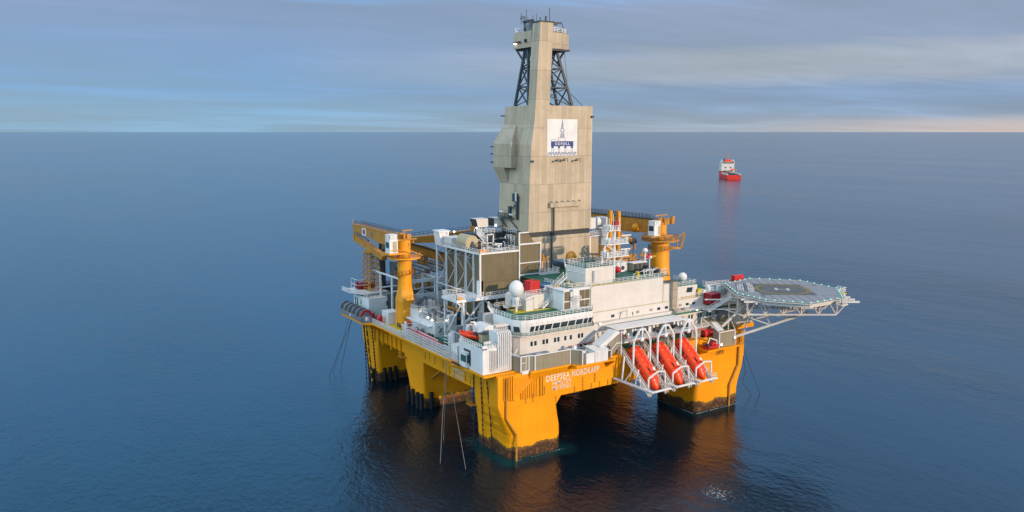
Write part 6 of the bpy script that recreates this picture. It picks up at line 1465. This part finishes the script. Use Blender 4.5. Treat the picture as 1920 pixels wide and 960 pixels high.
# ================================================================== NEAR CORNER WHITE HOUSE
nh = thing('corner_deckhouse', (-2, 8, D), 'white box-shaped deckhouse on the nearest corner with vertical pipes on its front', 'deckhouse')
m = MB().prism([(-5.5, 2.7, D-.02), (2.1, 2.7, D-.02), (2.1, 13.4, D-.02), (-5.5, 13.4, D-.02)], (0, 0, 5.75))
m.box(-.9, 2.1, 2.68, 7.5, 26.5, 29.6)
wl = m.build('walls', M['white'], nh)
m = MB().box(-5.5, -5.3, 2.7, 13.4, 26.53, 26.75); m.box(-5.5, -1, 2.7, 2.9, 26.53, 26.75); m.box(-5.5, -4.4, 2.7, 3.0, 26.5, 27.5); m.build('parapet', M['white'], nh)
B(-5.3, -.95, 2.9, 13.2, 26.54, 26.58).build('roof', M['greenbox'], nh)
MB().rail([(-5.4, 12.9, 26.7), (-5.4, 3.4, 26.7)], 1.0, .8, .11, 2).build('railing', M['steel'], nh)
B(-5.54, -5.49, 8.0, 11.2, 21.6, 25.3).build('opening', M['dark'], nh)
cb = B(-6.3, -5.5, 8.6, 11.4, 21.2, 24.6).build('control_cabin', M['white'], nh)
m = MB().box(-6.36, -6.3, 8.8, 11.2, 22.4, 24.0); m.box(-6.2, -5.6, 8.54, 8.6, 22.2, 24.2); m.build('cabin_window', M['greenglass'], cb)
B(-6.4, -5.5, 8.5, 11.5, 24.6, 24.75).build('cabin_roof', M['white'], cb)
for i in range(7):
    x = -1.5 + i*.55
    zt = 29.6 - .12*(i == 0)
    pts = [(x, 4.4, zt+.55), (x, 3.1, zt+.45), (x, 2.55, zt+.05), (x, 2.42, zt-.7), (x, 2.42, 21.0 + (6-i)*.05)]
    MB().path(pts, .19, 8).build('vertical_pipe', M['white'], nh)
for i in range(6):
    x0 = -3.6 + i*.42; z0 = 21.2 + i*.17
    MB().path([(x0, 2.55, 26.2 - i*.05), (x0, 2.55, z0+.4), (x0+.4, 2.55, z0), (1.5, 2.55, z0)], .10, 6).build('thin_pipe', M['cream'], nh)
m = MB()
for i in range(6): m.tube((-1.2+i*.55, 4.2, 29.6), (-1.2+i*.55, 4.2, 31.2), .12, 6); m.tube((-1.2+i*.55, 4.6, 30.6), (-1.2+i*.55, 4.6, 31.6), .26, 8); m.tube((-1.3+i*.55, 3.9, 31.2), (-.8+i*.55, 3.9, 31.2), .3, 8)
m.build('valve_manifold', M['cream'], nh)
m = MB()
for i in range(7): m.tube((-4.0+i*.42, 3.6, 26.6), (-4.0+i*.42, 3.6, 27.4), .13, 6); m.box(-4.15+i*.42, -3.88+i*.42, 3.0, 3.3, 26.58, 27.2); m.tube((-4.0+i*.42, 4.4, 27.3), (-4.0+i*.42, 4.4, 27.9), .2, 6)
m.build('small_valve', M['steel'], nh)
m = MB()
for i in range(7): m.box(-4.1+i*.42, -3.9+i*.42, 3.4, 4.0, 26.6, 27.1)
m.build('valve_wheel', M['dark'], nh)
rescue_boat('rescue_boat', (-3.4, 12.4, 27.0), R(110), 5.6, 2.4, 'orange rescue boat on the roof of the white corner deckhouse')
k = thing('boat_chock', (-3.4, 12.4, 26.6), 'dark chocks with a grey davit post under the orange rescue boat on the corner roof', 'chock'); MB().box(-4.2, -2.6, 10.9, 11.3, 26.58, 27.2).box(-4.4, -2.9, 13.2, 13.6, 26.58, 27.2).build('chock', M['dark'], k); MB().bar((-1.4, 13, 26.6), (-1.4, 13, 30.6), .4).bar((-1.4, 13, 30.5), (-2.8, 12.4, 30.8), .3).build('davit_post', M['steel'], k)
k = thing('tan_crate', (-1.5, 8.6, 26.6), 'tan crate on the corner deckhouse roof below the curved white shelter', 'crate'); MB().box(-2.4, .6, 7.9, 9.6, 26.6, 28.6).build('box', M['tan'], k); MB().box(-2.5, .7, 7.8, 9.7, 28.6, 28.75).box(.62, 1.4, 8.0, 9.5, 26.6, 28.4).build('lid', M['dark'], k)
k = thing('curved_shelter', (1.5, 12.5, 26.6), 'white shelter with a curved roof behind the tan crate', 'shelter')
rings = []
for y in (10.6, 15.5): rings.append([(-1.2, y, 26.5), (3.6, y, 26.5), (3.6, y, 28.4), (3.0, y, 29.4), (1.6, y, 29.9), (.2, y, 29.6), (-.9, y, 28.8), (-1.2, y, 28.2)])
MB().loft(rings).build('shell', M['white'], k); MB().box(-.4, 1.2, 10.52, 10.6, 26.6, 28.6).build('doorway', M['grey'], k)
MB().box(-1.5, 4.2, 10.4, 16, D, 26.5).build('lower_walls', M['white'], k)
k = thing('white_blue_cabinet', (-1.6, 14.5, 26), 'tall white and blue-grey machine cabinet beside the orange rescue boat', 'cabinet'); MB().box(-2.4, -.9, 14.6, 15.6, D, 29.6).build('body', M['white'], k); MB().box(-1.7, -1.0, 14.5, 14.6, 28.0, 29.5).build('blue_panel', M['grey'], k)
k = thing('corner_service_rack', (-3, 17, D), 'white gridded rack with grey heat exchanger and red frames left of the corner deckhouse', 'rack')
m = MB()
for i in range(7): m.bar((-4.6, 20.2, D+.4+i*.75), (-2.9, 20.2, D+.4+i*.75), .13); 
for i in range(4): m.bar((-4.6+i*.57, 20.2, D), (-4.6+i*.57, 20.2, D+5.2), .13)
for i in range(7): m.bar((-4.6, 20.2, D+.4+i*.75), (-4.6, 22.5, D+.4+i*.75), .13)
m.build('grid', M['white'], k); MB().box(-2.7, -.4, 18.8, 21, D+1, D+5.6).build('heat_exchanger', M['grey'], k); MB().box(-2.3, -1.0, 18.7, 18.8, D+3, D+5.2).build('dark_red_core', M['darkred'], k); MB().box(-4.8, -2.8, 15.5, 18.5, D, 24.6).build('white_box', M['white'], k)
m = MB()
for i in range(5): m.box(-5.0, -3.4, 14.3, 14.5, D+.3+i*.55, D+.5+i*.55)
m.build('red_shelf', M['red'], k); MB().rail([(-5.2, 18.5, D), (-5.2, 14, D), (-3.3, 14, D)], 2.2, .9, .14, 4).build('cage', M['white'], k); MB().box(-5.3, -4.4, 12.5, 13.7, D, 23.2).build('white_frame_box', M['white'], k); MB().box(-5.36, -5.3, 12.7, 13.5, 21.6, 22.8).build('dark_pane', M['dark'], k)
k = thing('rooftop_machinery', (0, 18, 25), 'grey machinery and cabinets behind the orange rescue boat', 'machinery'); MB().box(-2.5, 3.5, 16.2, 24, D, 25.6).build('base_block', M['white'], k); m = MB()
for i in range(26): x = rnd.uniform(-2.3, 3); y = rnd.uniform(16.4, 23); m.box(x, x+rnd.uniform(.4, 1.6), y, y+rnd.uniform(.4, 1.4), 25.6, 25.6+rnd.uniform(.4, 2.2))
m.build('casing', M['grey'], k); m = MB()
for i in range(16): x = rnd.uniform(-2.3, 3); y = rnd.uniform(16.4, 23); m.bar((x, y, 25.6), (x, y, 27.5), .14); m.bar((x, y, 27), (x+1.4, y, 27), .14)
m.build('pipework', M['white'], k); MB().rail([(-2.4, 23, 25.6), (-2.4, 16.3, 25.6)], 1.1, 1.0, .1, 3).build('railing', M['steel'], k)

# ------------------------------------------------------------------ lit floodlights
def flood(p, label, r=.2):
    k = thing('floodlight', p, label, 'floodlight', 'lit floodlights on the platform')
    MB().sphere(p, r, 12, 8).build('lens', M['lamp'], k); MB().bar((p[0], p[1]+.1, p[2]-1.6), (p[0], p[1]+.1, p[2]-r*.8), .12).box(p[0]-r*1.1, p[0]+r*1.1, p[1]+r*.7, p[1]+r*1.3, p[2]-r, p[2]+r).build('bracket', M['grey'], k)
for p, l in (((18.0, 44.3, 48.6), 'lit floodlight under the left cream exhaust hood'), ((24.2, 44.3, 48.9), 'lit floodlight under the right cream exhaust hood'), ((12.6, 47.5, 47.6), 'lit floodlight above the white roof container'),
             ((1.0, 41.6, 25.9), 'lit floodlight on the white pump house, second from the rear'), ((1.0, 39.2, 25.6), 'lit floodlight at the front left corner of the white pump house'), ((4.2, 37.4, 25.4), 'lit floodlight on the sunny front of the white pump house'),
             ((64.9, -3.5, 19.1), 'lit floodlight at the foot of the mesh enclosure'), ((69.9, -3.6, 20.3), 'lit floodlight at the right end of the mesh enclosure'), ((30.6, 5.4, 27.4), 'lit floodlight at the right end of the curved bridge'), ((-2.6, 72.4, 24.7), 'lit floodlight on the corner of the far left white deckhouse'),
             ((64.6, 5.4, 26.9), 'lit floodlight on the walkway near the helideck stair'), ((-2.2, 18.2, 25.4), 'lit floodlight left of the orange rescue boat')): flood(p, l)

# ================================================================== SUPPLY SHIP
hdg = R(54.5)
SP = (910, 745, 0)
sh = thing('supply_ship', SP, 'small red supply ship with a white bridge on the far open sea', 'ship')
fx = V(math.cos(hdg), math.sin(hdg), 0); fy = V(-math.sin(hdg), math.cos(hdg), 0)
def sp_(x, y, z): return V(SP)+fx*x+fy*(y*1.08)+V(0, 0, z)
M['shipred'] = paint('ship_red_paint', (.62, .03, .015), .45, .15, .2, (.2, .02, .02))
rings = []
for z, k_ in ((-1, .94), (2, .98), (7.2, 1.0)):
    rings.append([sp_(0, -10*k_, z), sp_(62, -10*k_, z), sp_(78, -7*k_, z), sp_(92*k_, 0, z), sp_(78, 7*k_, z), sp_(62, 10*k_, z), sp_(0, 10*k_, z)])
MB().loft(rings).build('hull', M['shipred'], sh)
rings = [[sp_(x, y, z) for x, y in ((46, -9.9), (64, -9.9), (79, -7.4), (93, 0), (79, 7.4), (64, 9.9), (46, 9.9))] for z in (7.2, 11.5)]
MB().loft(rings).build('forecastle', M['shipred'], sh)
def sb(x0, x1, y0, y1, z0, z1, m=None):
    m = m or MB(); return m.hexa([sp_(x0, y0, z0), sp_(x1, y0, z0), sp_(x1, y1, z0), sp_(x0, y1, z0), sp_(x0, y0, z1), sp_(x1, y0, z1), sp_(x1, y1, z1), sp_(x0, y1, z1)])
m = sb(.5, 46, -9.8, -8.8, 7.2, 9.2); sb(.5, 46, 8.8, 9.8, 7.2, 9.2, m); m.build('bulwark', M['cream'], sh)
sb(1, 46, -8.7, 8.7, 7.2, 7.4).build('work_deck', M['dark'], sh)
m = MB()
for k in range(12): x = rnd.uniform(8, 42); y = rnd.uniform(-8, 5); sb(x, x+rnd.uniform(2, 6), y, y+2.5, 7.4, 7.4+rnd.uniform(.8, 2.6), m)
m.build('deck_cargo', M['dark'], sh)
m = sb(46, 66, -9.8, 9.8, 7.2, 15); sb(47, 64, -9.4, 9.4, 15, 22.5, m); sup = m.build('superstructure', M['cream'], sh)
sb(48, 62, -9.9, 9.9, 22.5, 26.3).build('bridge', M['cream'], sh); sb(47.85, 48, -9, 9, 23.8, 25.6).build('bridge_windows', M['glass'], sh)
m = MB()
for y in (-6, -2.5, 1, 4.5): sb(45.9, 46.05, y, y+1.4, 9.5, 12.5, m)
for y in (-5, 2.5): sb(46.9, 47.05, y, y+2.2, 16, 18, m)
m.build('dark_opening', M['dark'], sup)
m = sb(50, 58, -4.5, 3, 26.3, 30); m.build('orange_deckhouse', M['orange'], sh)
m = MB().bar(sp_(54, -.5, 30), sp_(54, -.5, 40), .9); m.bar(sp_(54, -3, 34), sp_(54, 2, 34), .5); m.build('mast', M['ochre'], sh)
m = MB().tube(sp_(50, 5.5, 26.3), sp_(50, 5.5, 31.5), .9, 10); m.build('funnel', M['dark'], sh)
m = MB().sphere(sp_(52, 8.2, 28.6), 1.3, 12, 8).sphere(sp_(52, -8.2, 28.6), 1.3, 12, 8); m.build('satellite_dome', M['white'], sh)
m = sb(49, 52, -9.2, -5, 26.3, 27.6); m.build('red_trim', M['shipred'], sh)
m = MB()
for x, y in ((47.5, -9), (47.5, 9), (63, -8), (63, 8)): m.bar(sp_(x, y, 26.3), sp_(x, y, 29), .4)
m.build('rail_post', M['cream'], sh)
m = MB().bar(sp_(30, -9.2, 7.4), sp_(30, -9.2, 15), .7).bar(sp_(30, -9.2, 15), sp_(38, -6, 17), .6); m.build('deck_crane', M['ochre'], sh)
MB().prism([sp_(47.2, -9.2, 15.2), sp_(47.2, -4, 15.2), sp_(44.5, -4, 12.8), sp_(44.5, -9.2, 12.8)], (0, 0, .5)).build('boat_deck', M['orange'], sh)
